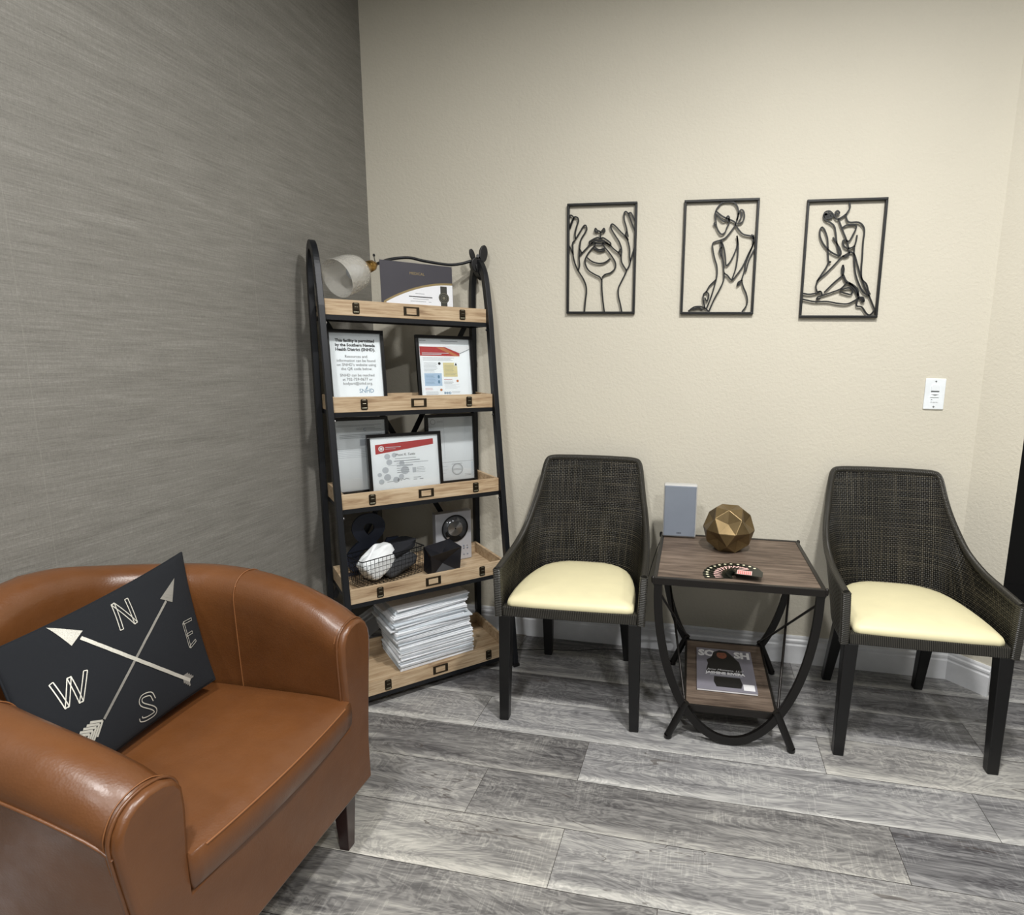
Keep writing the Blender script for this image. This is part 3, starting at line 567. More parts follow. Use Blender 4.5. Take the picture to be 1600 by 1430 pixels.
# dimpled icosidodecahedron
ph = (1+5**.5)/2
ico = [Vector(v).normalized() for v in [(-1, ph, 0), (1, ph, 0), (-1, -ph, 0), (1, -ph, 0), (0, -1, ph), (0, 1, ph), (0, -1, -ph), (0, 1, -ph), (ph, 0, -1), (ph, 0, 1), (-ph, 0, -1), (-ph, 0, 1)]]
el = min((a-b).length for a in ico for b in ico if a != b)
eds = [(i, j) for i in range(12) for j in range(i) if (ico[i]-ico[j]).length < el*1.1]
def idd(r, dent, rot, mat, name, parent):
    vs = [((ico[i]+ico[j])/2).normalized() for i, j in eds]; idx = {frozenset(e): k for k, e in enumerate(eds)}
    fs = []; V = list(vs)
    for i in range(12):
        nb = [k for k, e in enumerate(eds) if i in e]; n_ = ico[i]; a = (vs[nb[0]]-n_*n_.dot(vs[nb[0]])).normalized(); b = n_.cross(a)
        nb.sort(key=lambda k: math.atan2(vs[k].dot(b), vs[k].dot(a))); c_ = sum((vs[k] for k in nb), Vector())/5
        V.append(c_*dent); ci = len(V)-1
        for k in range(5): fs.append((nb[k], nb[(k+1) % 5], ci))
    for i in range(12):
        for j in range(i):
            for k in range(j):
                if all(frozenset(p) in idx for p in ((i, j), (j, k), (i, k))):
                    f = (idx[frozenset((i, j))], idx[frozenset((j, k))], idx[frozenset((i, k))])
                    nn = (V[f[1]]-V[f[0]]).cross(V[f[2]]-V[f[0]]); fs.append(f if nn.dot(V[f[0]]) > 0 else f[::-1])
    R_ = Euler(rot).to_matrix(); V = [R_ @ v*r for v in V]; z0 = min(v.z for v in V); V = [(v.x, v.y, v.z-z0) for v in V]
    q = MB(); q.add(V, fs, mat); return q.build(name, parent, .0012, 1)
o_ = idd(.093, .84, (math.radians(31.72), 0, math.radians(-5)), 'gold_faceted', 'geometric_ornament', None); o_.location = (.112, 2.098, TZ)
tag(o_, 'faceted antique gold polyhedron ornament on the side table beside the speaker', 'ornament')
# fan of black cards
CX0, CY0 = .118, 1.818
cardp = None
angs = [188, 176, 164, 152, 138, 124, 110, 96, 82, 66, 52, 36, 20]
for i, a in enumerate(angs):
    if cardp is None:
        cardp = thing('business_card', 'black business card with cream dot in the fan of cards on the side table', 'card', group='fanned business cards')
        q = MB(); q.box(.002, .092, -.022, .022, 0, .0006, 'card_black')
        q.build('card', cardp)
        q = MB()
        q.add([(.080+.0046*math.cos(k*PI/8), .0135+.0046*math.sin(k*PI/8), .0009) for k in range(16)], [tuple(range(16))], 'card_cream')
        for s_ in (.010, .0175): q.add([(.010, s_*.6-.001, .0009), (.058, s_-.0026, .0009), (.058, s_+.0026, .0009), (.010, s_*.6+.001, .0009)], [(0, 1, 2, 3)], 'card_pink')
        q.build('print', cardp); c_ = cardp
    else: c_ = copy_tree(cardp)
    c_.location = (CX0, CY0, TZ+.001+.0013*i); c_.rotation_euler = (0, 0, math.radians(a))
c_ = thing('business_card', 'business card with red and white print lying across the card fan', 'card', (CX0+.006, CY0-.012, TZ+.0195), (0, 0, math.radians(-7)))
q = MB(); q.box(0, .085, -.020, .026, 0, .0008, 'card_black'); q.build('card', c_)
q = MB(); q.add([(.006, -.016, .001), (.052, -.016, .001), (.052, .020, .001), (.006, .020, .001)], [(0, 1, 2, 3)], 'card_pink')
for r_, (zz, sc) in enumerate(((.012, .9), (.004, 1), (-.004, .8), (-.011, .95))):
    for j in range(7): q.add([(.009+j*.006, zz-.0025, .0014), (.013+j*.006, zz-.0025, .0014), (.013+j*.006, zz+.002*sc, .0014), (.009+j*.006, zz+.002*sc, .0014)], [(0, 1, 2, 3)], 'card_red')
q.build('print', c_)
# magazine on the lower shelf
mg = thing('magazine', 'glossy magazine with a dark-haired woman on the cover lying on the table lower shelf', 'magazine', (TX-.108, TY+.11, SZ+.001), (0, 0, math.radians(1.0)))
q = MB(); q.box(0, .203, 0, .290, 0, .0052, 'mag_white'); q.build('pages', mg)
q = MB(); q.box(-.001, .2035, -.0005, .291, .0052, .0062, 'mag_grey')
TT = lambda x, y, z: (x, z, y)
def flat(q, poly, z, mat): q.add([(x, y, z) for x, y in poly], [tuple(range(len(poly)))], mat)
def ellp(cx, cy, rx, ry, n=20, a0=0, a1=2*PI): return [(cx+rx*math.cos(a0+(a1-a0)*k/n), cy+ry*math.sin(a0+(a1-a0)*k/n)) for k in range(n)]
z1 = .0066
q.text('SO', .062, 'mag_white', .006, .232, z1, 'LEFT', bold=.0034, sx=.78, T=TT); q.text('SH', .062, 'mag_white', .197, .232, z1, 'RIGHT', bold=.0034, sx=.78, T=TT)
flat(q, [(.032, .118), (.040, .175), (.036, .20), (.055, .225), (.062, .262), (.085, .281), (.112, .276), (.128, .252), (.140, .228), (.155, .20), (.160, .15), (.160, .118)], z1+.0003, 'mag_black')
flat(q, ellp(.093, .243, .019, .027), z1+.0006, 'skin')
flat(q, [(.075, .262), (.111, .262), (.108, .27), (.093, .275), (.078, .27)], z1+.0008, 'mag_black')
flat(q, [(.088, .230), (.098, .230), (.096, .2275), (.090, .2275)], z1+.0008, 'ink_red')
for xx in (.086, .100): flat(q, ellp(xx, .247, .0035, .0015, 8), z1+.0008, 'mag_black')
flat(q, [(.066, .022), (.150, .022), (.156, .05), (.150, .088), (.060, .088), (.058, .055)], z1+.0003, 'mag_black')
q.text('Jame Montana, LLC', .017, 'mag_white', .100, .128, z1+.0008, sx=.95, shear=.35, T=TT)
q.text('JASMINE RIVERA', .022, 'mag_white', .100, .104, z1+.0008, bold=.0012, sx=.86, T=TT)
flat(q, [(.045, .0955), (.16, .0955), (.16, .0985), (.045, .0985)], z1+.0008, 'ink_pale')
flat(q, [(.158, .012), (.196, .012), (.196, .050), (.158, .050)], z1+.0003, 'mag_white')
q.build('cover', mg)
# ---------------------------------------------------------------- ladder shelf unit across the corner
SA = math.radians(45.4); SF = Vector((-1.13, 1.667, 0)); ax = Vector((math.cos(SA), math.sin(SA), 0)); bx_ = Vector((-math.sin(SA), math.cos(SA), 0))
def SW(x, y, z): p = SF+ax*x+bx_*y; return (p.x, p.y, z)
W_, DR, LN = .589, .366, .145
su = thing('ladder_shelf', 'black metal A-frame ladder shelf unit with five natural wood trays standing across the corner', 'shelf unit', tuple(SF), (0, 0, SA))
for x in (-.0115, W_+.0115):
    q = MB(); pth = [(x, 0, 0), (x, .0725, .5), (x, .145, 1.0), (x, .2, 1.40), (x, .219, 1.49)]+[tuple(p) for p in crom([(x, .219, 1.49), (x, .238, 1.555), (x, .268, 1.597), (x, .303, 1.612), (x, .336, 1.594), (x, .358, 1.54), (x, .366, 1.45)], 6)][1:]+[(x, .366, 1.0), (x, .366, 0)]
    q.bar(pth, .020, .030, 'black_metal', (1, 0, 0)); q.build('side_frame', su, .0015)
    for yy in (.0, .366):
        q = MB(); q.box(x-.013, x+.013, yy-.018, yy+.018, 0, .012, 'black_plastic'); q.build('foot_pad', su, .002)
TRZ = [1.426, 1.095, .763, .434, .101]
BH = .053
for i, zt in enumerate(TRZ):
    zb = zt-BH; yf = LN*(zt-BH/2); yb = DR-.018
    q = MB(); q.box(0, W_, yf, yf+.011, zb, zt, 'tray_wood'); q.box(0, W_, yb-.011, yb, zb, zt, 'tray_wood')
    q.box(0, .011, yf+.011, yb-.011, zb, zt, 'tray_wood'); q.box(W_-.011, W_, yf+.011, yb-.011, zb, zt, 'tray_wood')
    q.box(.011, W_-.011, yf+.011, yb-.011, zb+.002, zb+.011, 'tray_wood')
    tr_ = q.build('tray', su, .0012)
    for xc in (.101, .490):
        q = MB(); y_ = yf; zc = zb+.026
        q.prism([(xc-.0115, zc-.016), (xc-.008, zc-.019), (xc+.008, zc-.019), (xc+.0115, zc-.016), (xc+.0115, zc+.016), (xc+.008, zc+.019), (xc-.008, zc+.019), (xc-.0115, zc+.016)], y_-.003, y_, 'bronze')
        q.prism([(xc-.008, zc-.006), (xc+.008, zc-.006), (xc+.008, zc+.014), (xc-.008, zc+.014)], y_-.0065, y_-.003, 'bronze')
        q.prism([(xc-.006, zc+.003), (xc+.006, zc+.003), (xc+.006, zc+.0045), (xc-.006, zc+.0045)], y_-.0075, y_-.006, 'bronze_light')
        q.prism([(xc-.0085, zc-.0155), (xc+.0085, zc-.0155), (xc+.0085, zc-.0105), (xc-.0085, zc-.0105)], y_-.0055, y_-.003, 'bronze_light')
        q.prism([(xc-.006, zc+.0145), (xc+.006, zc+.0145), (xc+.006, zc+.017), (xc-.006, zc+.017)], y_-.0045, y_-.003, 'bronze_light')
        q.build('clasp', tr_, .0008)
    q = MB(); xc, zc = .294, zb+.027; a, b = .0285, .0155
    for (x0, x1, z0, z1) in ((-a, a, b-.004, b), (-a, a, -b, -b+.004), (-a, -a+.010, -b+.004, b-.004), (a-.010, a, -b+.004, b-.004)):
        q.box(xc+x0, xc+x1, yf-.003, yf, zc+z0, zc+z1, 'bronze')
    q.build('label_holder', tr_, .0006)
    # metal rails carrying the tray
    q = MB(); zr = zb-.016
    q.box(0, W_, yf+.001, yf+.016, zr, zb, 'black_metal'); q.box(0, W_, yb-.016, yb-.001, zr, zb, 'black_metal')
    q.box(0, .012, yf+.016, DR-.01, zr, zb, 'black_metal'); q.box(W_-.012, W_, yf+.016, DR-.01, zr, zb, 'black_metal'); q.build('tray_rail', su)
    for xx, dr in ((0, 1), (W_, -1)):
        q = MB(); q.lathe([(0, -.001), (.0045, -.001), (.0045, .003), (.002, .005), (0, .005)], 'bright_bolt' if xx == 0 else 'black_metal', 12, Matrix.Translation((xx-.0001*dr, yf-.006 if i else yf-.004, zr-.012)) @ Matrix.Rotation(PI/2*dr, 4, 'Y')); q.build('bolt', su)
for (a, b) in (((.0, 1.41), (W_, .30)), ((W_, 1.41), (0, .30))):
    q = MB(); yy = DR-.006+(.004 if a[0] else -.004); q.bar([(a[0], yy, a[1]), (b[0], yy, b[1])], .004, .020, 'black_metal', (0, 1, 0)); q.build('cross_brace', su)
def PZ(i): return TRZ[i]-BH+.0112        # top of a tray's plate
def on_shelf(name, label, cat, x, y, z, rot=0, lean=0, group=None, roll=0):
    return thing(name, label, cat, SW(x, y, z), (-lean, roll, SA+rot), group)

# ---- picture frames (local: x right, z up, facing -y, bottom edge at z=0)
def frame(label, x, y, i, w_, h_, lean, rot=0, bd=.012, group='black framed documents on the trays'):
    t = on_shelf('picture_frame', label, 'picture frame', x, y, PZ(i)+.0005, rot, lean, group)
    q = MB()
    for a in ((0, w_, h_-bd, h_), (0, w_, 0, bd), (0, bd, bd, h_-bd), (w_-bd, w_, bd, h_-bd)): q.box(a[0], a[1], -.010, .006, a[2], a[3], 'frame_black')
    q.box(bd, w_-bd, .002, .0055, bd, h_-bd, 'frame_black'); q.build('frame', t, .001)
    p = MB(); p.box(bd, w_-bd, -.001, .0018, bd, h_-bd, 'paper')
    return t, p
def fin(t, p, w_, h_, bd=.012):
    p.build('document', t)
    g = MB(); g.box(bd, w_-bd, -.006, -.005, bd, h_-bd, 'pane_glass'); g.build('glass_pane', t)
def rect(q, x0, x1, z0, z1, mat, y=-.0014): q.add([(x0, y, z0), (x1, y, z0), (x1, y, z1), (x0, y, z1)], [(0, 1, 2, 3)], mat)
def disc(q, cx, cz, r, mat, y=-.0016, n=18, r2=None): q.add([(cx+r*math.cos(2*PI*k/n), y, cz+(r2 or r)*math.sin(2*PI*k/n)) for k in range(n)], [tuple(range(n))], mat)
def ring(q, cx, cz, r, wd, mat, y=-.0017, n=28): q.bar([(cx+r*math.cos(2*PI*k/n), y, cz+r*math.sin(2*PI*k/n)) for k in range(n)], .0003, wd, mat, (0, 1, 0), closed=True)
def lines(q, x0, x1, z, n, dz, mat='ink_grey', th=.0011, ragged=.3, seed=1):
    r = random.Random(seed)
    for k in range(n):
        rect(q, x0, x1-(x1-x0)*ragged*r.random(), z-k*dz, z-k*dz+th, mat)
# permit notice, second tray left
w_, h_ = .200, .277
t, p = frame('black framed permit notice with large printed text on the second tray', .013, .272, 1, w_, h_, .115)
L = [('This facility is permitted', .0150, .0006, .233), ('by the Southern Nevada', .0150, .0006, .217), ('Health District (SNHD).', .0150, .0006, .201),
     ('Resources and', .0142, 0, .176), ('information can be found', .0142, 0, .161), ("on SNHD's website using", .0142, 0, .146), ('the QR code below.', .0142, 0, .131),
     ('SNHD can be reached', .0142, 0, .108), ('at 702-759-0677 or', .0142, 0, .093), ('bodyart@snhd.org.', .0142, 0, .078)]
for s_, sz, bo, z in L: p.text(s_, sz, 'ink', w_/2, z, -.0014, bold=bo, sx=.93)
p.text('SNHD', .0215, 'ink_teal', .128, .048, -.0014, sx=.9); p.add([(.126, -.0014, .064), (.133, -.0014, .076), (.130, -.0014, .062)], [(0, 1, 2)], 'ink_teal')
fin(t, p, w_, h_)
# flyer, second tray right
w_, h_ = .232, .268
t, p = frame('black framed flyer with a red banner and folded paper corner on the second tray', .333, .272, 1, w_, h_, .115)
p.X = Matrix.Translation((.012, 0, .012)); fw_, fh = w_-.024, h_-.024
rect(p, .004, .165, .176, .212, 'ink_red'); p.add([(.07, -.0018, .2095), (.10, -.0018, .2095), (.165, -.0018, .176), (.145, -.0018, .176)], [(0, 1, 2, 3)], 'ink_orange')
rect(p, .012, .12, .186, .1885, 'ink_pale', -.0019); rect(p, .012, .09, .181, .1835, 'ink_pale', -.0019)
rect(p, .005, .03, .234, .236, 'ink_grey'); rect(p, .09, .16, .234, .236, 'ink_grey')
lines(p, .014, .15, .168, 3, .005, seed=3); lines(p, .016, .072, .148, 8, .0052, seed=4)
disc(p, .079, .146, .0085, 'paper', -.0018); disc(p, .079, .146, .0055, 'mag_black', -.002)
rect(p, .094, .152, .094, .150, 'ink_yellow'); lines(p, .100, .148, .138, 8, .0052, 'ink_grey', seed=5); disc(p, .147, .144, .008, 'paper', -.0018); p.add([(.142, -.002, .139), (.152, -.002, .139), (.147, -.002, .151)], [(0, 1, 2)], 'ink')
rect(p, .016, .086, .058, .108, 'ink_blue'); lines(p, .020, .062, .100, 7, .0056, 'ink_teal', seed=6); disc(p, .073, .094, .004, 'ink_teal', -.002, r2=.007); disc(p, .073, .074, .004, 'ink_teal', -.002, r2=.007)
rect(p, .094, .128, .082, .084, 'ink_red'); lines(p, .094, .135, .076, 3, .005, seed=7); disc(p, .150, .077, .008, 'paper', -.0018); disc(p, .150, .077, .005, 'ink_orange', -.002)
lines(p, .096, .160, .062, 4, .005, 'ink_pale', seed=8); lines(p, .016, .05, .048, 2, .005, 'ink_red', seed=9); disc(p, .080, .042, .008, 'paper', -.0018); disc(p, .080, .042, .005, 'ink_orange', -.002)
lines(p, .018, .078, .034, 3, .005, seed=10); p.text('SNHD', .011, 'ink_teal', .106, .026, -.0016, bold=.0004); lines(p, .124, .165, .034, 2, .005, seed=12)
p.add([(.098, -.0024, .214), (fw_, -.0024, .218), (fw_, -.0024, .206), (.166, -.0024, .188)], [(0, 1, 2, 3)], 'mag_white')
p.add([(.166, -.0022, .188), (fw_, -.0022, .206), (fw_, -.0022, .204), (.166, -.0022, .185)], [(0, 1, 2, 3)], 'ink_grey')
p.X = Matrix.Identity(4); fin(t, p, w_, h_)
# third tray: two portrait frames behind, certificate in front
w_, h_ = .205, .288
t, p = frame('black framed printed form partly behind the left leg on the third tray', .0125, .292, 2, w_, h_, .05)
lines(p, .02, .19, .258, 2, .004, seed=21); p.text('C', .016, 'ink_teal', .12, .236, -.0014); lines(p, .09, .185, .246, 2, .005, seed=22)
lines(p, .03, .19, .222, 3, .006, seed=23, ragged=.05); rect(p, .10, .19, .180, .205, 'ink_pale'); lines(p, .02, .19, .170, 6, .0065, 'ink_pale', seed=24); fin(t, p, w_, h_)
w_, h_ = .213, .286
t, p = frame('black framed pale document with a round blue stamp at the right of the third tray', .362, .292, 2, w_, h_, .05)
ring(p, .033, .256, .010, .0012, 'ink_grey'); lines(p, .05, .075, .258, 2, .005, seed=31)
rect(p, .077, .0778, .10, .27, 'ink_pale'); rect(p, .02, .077, .228, .2288, 'ink_grey')
for k in range(33): rect(p, .022+k*.0055, .0255+k*.0055, .0868+(.0012 if k % 2 else 0), .0882+(.0012 if k % 2 else 0), 'ink_grey')
ring(p, .128, .056, .023, .0016, 'ink_grey'); ring(p, .128, .056, .0195, .0007, 'ink_grey'); lines(p, .109, .147, .057, 2, .004, ragged=0, seed=32); lines(p, .104, .16, .078, 1, .004, seed=33)
lines(p, .02, .10, .07, 3, .014, 'ink_pale', seed=34); rect(p, .190, .1905, .02, .085, 'ink_blue'); lines(p, .160, .195, .032, 2, .005, seed=35)
for k in range(6): ring(p, .195, .026+k*.0105, .0032, .0008, 'ink_blue', n=10)
fin(t, p, w_, h_)
w_, h_ = .282, .226
t, p = frame('black framed landscape certificate with a red slanted banner in front on the third tray', .125, .238, 2, w_, h_, .10)
p.add([(.030, -.0014, .150), (.030, -.0014, .186), (.252, -.0014, .198), (.252, -.0014, .176)], [(0, 1, 2, 3)], 'ink_red')
disc(p, .052, .170, .0105, 'mag_white', -.0016); ring(p, .052, .170, .006, .0018, 'ink_red', -.0018, 16); rect(p, .067, .125, .173, .1755, 'ink_pale', -.0016); rect(p, .067, .105, .167, .1685, 'ink_pale', -.0016)
for cx_, cz_, r in ((.072, .139, .011), (.098, .143, .009), (.078, .117, .011), (.062, .088, .012), (.068, .060, .013), (.040, .072, .008), (.045, .045, .010), (.120, .059, .010), (.1, .048, .012), (.135, .082, .016), (.125, .110, .010)): disc(p, cx_, cz_, r, 'ink_pale', -.0013)
p.text('Phuoc K. Tuttle', .013, 'ink', .140, .139, -.0018, sx=.9, shear=.2)
rect(p, .10, .18, .128, .1296, 'ink_grey'); rect(p, .095, .195, .118, .1205, 'ink_grey'); rect(p, .105, .228, .110, .1115, 'ink_grey'); rect(p, .072, .15, .103, .1045, 'ink_pale')
for a in (.105, .125, .145): rect(p, a, a+.022, .098, .104, 'ink_pale', -.0017)
lines(p, .105, .155, .090, 3, .008, 'ink_grey', .0016, seed=41); rect(p, .164, .178, .070, .090, 'ink_pale'); lines(p, .180, .215, .088, 4, .006, 'ink_grey', seed=42)
p.bar(crom([(.104, -.0018, .044), (.110, -.0018, .053), (.107, -.0018, .040), (.114, -.0018, .050), (.118, -.0018, .044), (.124, -.0018, .050), (.130, -.0018, .045), (.138, -.0018, .050), (.150, -.0018, .046)], 4), .0002, .0011, 'ink', (0, 1, 0))
rect(p, .066, .09, .042, .0435, 'ink_grey'); rect(p, .166, .195, .050, .052, 'ink_grey'); rect(p, .166, .18, .042, .0445, 'ink_grey'); rect(p, .190, .204, .042, .0445, 'ink_grey')
fin(t, p, w_, h_)
# ---- certificate in clear sleeve on top tray
t = on_shelf('certificate', 'dark and white certificate with a seal in a clear plastic sleeve on the top tray', 'certificate', .205, .275, PZ(0)+.001, 0, .05)
cw, chh = .281, .203
q = MB(); q.box(.004, cw-.003, -.001, .0012, .002, chh-.004, 'cert_navy')
def arc_z(x, o=0): return .030+o+.102*math.sin(min(1, max(0, (x+.01)/(cw*1.28)))*PI*.62)**.8
N_ = 30; xs = [.012+(cw-.016)*k/N_ for k in range(N_+1)]
q.add([(xs[0], -.0014, .003)]+[(x, -.0014, arc_z(x, .004)) for x in xs]+[(xs[-1], -.0014, .003)], [tuple(range(N_+3))[::-1]], 'gold_foil')
q.add([(xs[0]+.01, -.0018, .003)]+[(x, -.0018, max(.003, arc_z(x, -.004))) for x in xs[1:]]+[(xs[-1], -.0018, .003)], [tuple(range(N_+2))[::-1]], 'paper')
q.text('MEDICAL', .014, 'gold_foil', .140, .156, -.0016)
rect(q, .13, .165, .087, .0885, 'ink_grey', -.002); rect(q, .105, .195, .074, .0775, 'ink', -.002); rect(q, .12, .18, .067, .0685, 'ink_grey', -.002); rect(q, .11, .17, .058, .0595, 'ink_grey', -.002); rect(q, .18, .19, .058, .0595, 'ink_grey', -.002)
rect(q, .228, .254, .003, .122, 'seal_dark', -.002); disc(q, .241, .078, .021, 'seal_dark', -.0024); ring(q, .241, .078, .018, .0015, 'bronze_light', -.0028); ring(q, .241, .078, .011, .001, 'bronze_light', -.0028); disc(q, .241, .078, .006, 'bronze_light', -.0028)
q.build('document', t)
g = MB(); rows = []
for i in range(25):
    r = []
    for j in range(19):
        u, v = i/24, j/18
        wv_ = .0016*math.sin(u*38+v*9)*math.exp(-((u-.12)/.12)**2)+.0013*math.sin(u*60-v*14)*math.exp(-((u-.5)/.16)**2-((v-.55)/.3)**2)+.001*math.sin(u*50+v*20)*math.exp(-((u-.93)/.1)**2)
        r.append((u*cw, -.0055-abs(wv_), v*chh))
    rows.append(r)
g.grid(rows, 'sleeve_film'); g.build('clear_sleeve', t)
# ---- clamp lamp
lp = on_shelf('clamp_lamp', 'clamp lamp with smoky glass shade, brass socket and black wavy arm over the top tray', 'lamp', .60, .30, 1.60)
def Lc(x, y, z): return (x-.60, y-.30, z-1.60)
q = MB(); q.tube(crom([Lc(.197, .292, 1.566), Lc(.218, .305, 1.576), Lc(.258, .322, 1.594), Lc(.328, .326, 1.608), Lc(.389, .324, 1.602), Lc(.479, .318, 1.597), Lc(.532, .312, 1.605), Lc(.58, .303, 1.622), Lc(.600, .300, 1.632)], 8), .0055, 'black_metal', 10); q.build('arm', lp)
A = Vector(Lc(.194, .290, 1.565)); Bn = Vector(Lc(.150, .262, 1.541)); Cn = Vector(Lc(.052, .205, 1.494)); dr = (Cn-Bn).normalized()
zq = Vector((0, 0, 1)).rotation_difference(dr).to_matrix().to_4x4()
def along(P): return Matrix.Translation(P) @ zq
q = MB(); q.lathe([(0, -.004), (.010, -.003), (.012, .002), (.0125, .008), (.019, .012), (.0205, .032), (.0175, .036), (.0205, .041), (.0265, .056), (.0285, .064), (.024, .068), (0, .068)], 'brass', 28, along(A)); q.build('socket', lp)
Ls = (Cn-A).length
prof = [(.0235, .066), (.033, .068), (.045, .074), (.054, .085), (.0595, .099), (.0628, .115), (.0647, .133), (.0655, Ls+.002), (.0668, Ls+.005), (.0655, Ls+.007), (.0640, Ls+.002), (.0632, .133), (.0612, .115), (.058, .100), (.0525, .087), (.0438, .0765), (.032, .0705), (.0, .0695)]
q = MB(); q.lathe(prof, 'shade_glass', 48, along(A)); q.build('shade', lp)
q = MB(); q.lathe([(0, .053), (.013, .056), (.014, .070), (.022, .086), (.0265, .102), (.0245, .117), (.015, .128), (0, .131)], 'glass_frost_inner', 24, along(A)); q.build('bulb', lp)
q = MB(); s0 = Vector(Lc(.199, .296, 1.570)); q.tube([s0, s0+Vector((-.004, .0, .016)), s0+Vector((-.005, 0, .026))], .0016, 'black_metal', 8); q.lathe([(0, -.005), (.004, -.003), (.0045, .001), (.003, .005), (0, .006)], 'black_metal', 12, Matrix.Translation(s0+Vector((-.005, 0, .028)))); q.build('switch_knob', lp)
q = MB()
def petal(cx, cz, rx, rz, tilt, y0, y1):
    pts = [(cx+rx*math.cos(a)*math.cos(tilt)-rz*math.sin(a)*math.sin(tilt), cz+rx*math.cos(a)*math.sin(tilt)+rz*math.sin(a)*math.cos(tilt)) for a in [2*PI*k/20 for k in range(20)]]
    q.prism(pts, y0, y1, 'black_plastic')
petal(.020, .050, .017, .034, -.12, -.016, -.002); petal(-.020, .044, .010, .024, .30, .002, .014); q.build('clamp_handle', lp, .002)
q = MB(); petal(-.006, .004, .026, .030, .3, -.014, .012); petal(.004, -.022, .013, .034, .55, -.020, .020); q.tube([(-.008, -.02, .038), (.012, .02, .030)], .007, 'black_plastic', 10); q.build('clamp_jaw', lp, .002)
q = MB(); pts = [(.612, .345, 1.575), (.632, .362, 1.52), (.630, .366, 1.45), (.628, .366, 1.34), (.650, .362, 1.275), (.616, .364, 1.207), (.642, .362, 1.166), (.649, .364, 1.07), (.630, .362, 1.016), (.654, .363, .973), (.632, .366, .937), (.632, .366, .85), (.629, .366, .776), (.624, .366, .70), (.610, .366, .56), (.607, .364, .503), (.623, .364, .465), (.629, .364, .411), (.630, .366, .30), (.640, .36, .12), (.660, .33, .03), (.69, .27, .003), (.76, .20, .0022)]
q.tube(crom([Lc(*p) for p in pts], 6), .0016, 'wire_silver', 6)
for p in ((.637, .362, 1.255), (.645, .362, 1.250), (.640, .362, 1.162), (.647, .364, 1.10)): q.lathe([(0, -.004), (.003, -.002), (.0035, 0), (.003, .002), (0, .004)], 'bead', 8, Matrix.Translation(Lc(*p)))
q.build('power_cord', lp)
# ---- fourth tray
z4 = PZ(3)
t = on_shelf('ampersand_sign', 'large dark ampersand sign leaning at the back of the fourth tray', 'sign', .045, .322, z4+.001, 0, .06)
q = MB(); cu = bpy.data.curves.new('a', 'FONT'); cu.body = '&'; cu.size = .34; cu.extrude = .007; cu.offset = .006; ob = bpy.data.objects.new('a', cu); me = bpy.data.meshes.new_from_object(ob)
mn = [min(v.co[k] for v in me.vertices) for k in range(2)]; mxx = [max(v.co[k] for v in me.vertices) for k in range(2)]
q.add([((v.co.x-mn[0])*.215/(mxx[0]-mn[0]), v.co.z, (v.co.y-mn[1])*.235/(mxx[1]-mn[1])) for v in me.vertices], [tuple(p.vertices)[::-1] for p in me.polygons], 'navy_sign'); bpy.data.objects.remove(ob)
q.box(.0, .225, -.012, .012, 0, .006, 'navy_sign')
q.build('letterform', t)
# wire basket: near-left corner (.056,.125) to near-right (.30,.218)
bk = on_shelf('wire_basket', 'black wire mesh basket holding cloths on the fourth tray', 'basket', .060, .128, z4+.001, math.atan2(.078, .25))
BW, BD_, BHt = .262, .125, .108
def bp(u, v, h): # tapered
    k = .008*(1-h/BHt)
    return (k+u*(BW-2*k), k+v*(BD_-2*k), h+.0015)
q = MB(); r = .0009
nx, ny, nz = 16, 8, 6
for h in range(1, nz+1):
    hh = BHt*h/nz
    if h < nz: q.tube([bp(0, 0, hh), bp(1, 0, hh), bp(1, 1, hh), bp(0, 1, hh)], r, 'black_metal', 5, closed=True)
for i in range(nx+1): q.tube([bp(i/nx, 0, BHt), bp(i/nx, 0, 0), bp(i/nx, 1, 0), bp(i/nx, 1, BHt)], r, 'black_metal', 5)
for j in range(ny+1): q.tube([bp(0, j/ny, BHt), bp(0, j/ny, 0), bp(1, j/ny, 0), bp(1, j/ny, BHt)], r, 'black_metal', 5)
q.build('wire_mesh', bk)
q = MB(); q.tube([bp(0, 0, BHt), bp(1, 0, BHt), bp(1, 1, BHt), bp(0, 1, BHt)], .0021, 'black_metal', 8, closed=True); q.build('rim', bk)
def bundle(name, label, cat, center, size, rot, mat, seed, n=18, fold=.12):
    """soft folded bundle: superellipsoid with creases"""
    rd = random.Random(seed); ph_ = [rd.uniform(0, 6) for _ in range(6)]
    rows = []
    for i in range(n+1):
        v = -PI/2+PI*i/n; r = []
        for j in range(2*n):
            u = 2*PI*j/(2*n)
            sg = lambda a, e: math.copysign(abs(a)**e, a)
            x = sg(math.cos(v), .45)*sg(math.cos(u), .4); y = sg(math.cos(v), .45)*sg(math.sin(u), .4); z = sg(math.sin(v), .55)
            k = 1+fold*(.5*math.sin(3*u+ph_[0]+2*v)+.35*math.sin(7*x+ph_[1])*math.sin(5*z+ph_[2])+.2*math.sin(13*y+9*z+ph_[3]))
            r.append((x*k*size[0]/2, y*k*size[1]/2, z*k*size[2]/2))
        rows.append(r)
    q = MB(); q.grid(rows, mat, closed=True); o = q.build(name); o.location = center; o.rotation_euler = rot
    return tag(o, label, cat)
ba = SA+math.atan2(.078, .25)
def BWd(u, v, h): # basket local metres -> world
    c_, s_ = math.cos(ba), math.sin(ba); o = SW(.060, .128, 0); return (o[0]+c_*u-s_*v, o[1]+s_*u+c_*v, z4+.001+h)
bundle('white_cloth_bundle', 'white folded cloth bundle sticking up out of the wire basket', 'cloth', BWd(.098, .062, .074), (.136, .082, .092), (0, math.radians(-34), ba), 'white_cloth', 3)
bundle('grey_cloth_bundle', 'grey folded towel in the wire basket behind the white bundle', 'towel', BWd(.178, .064, .048), (.135, .095, .068), (0, math.radians(-14), ba), 'grey_cloth', 5)
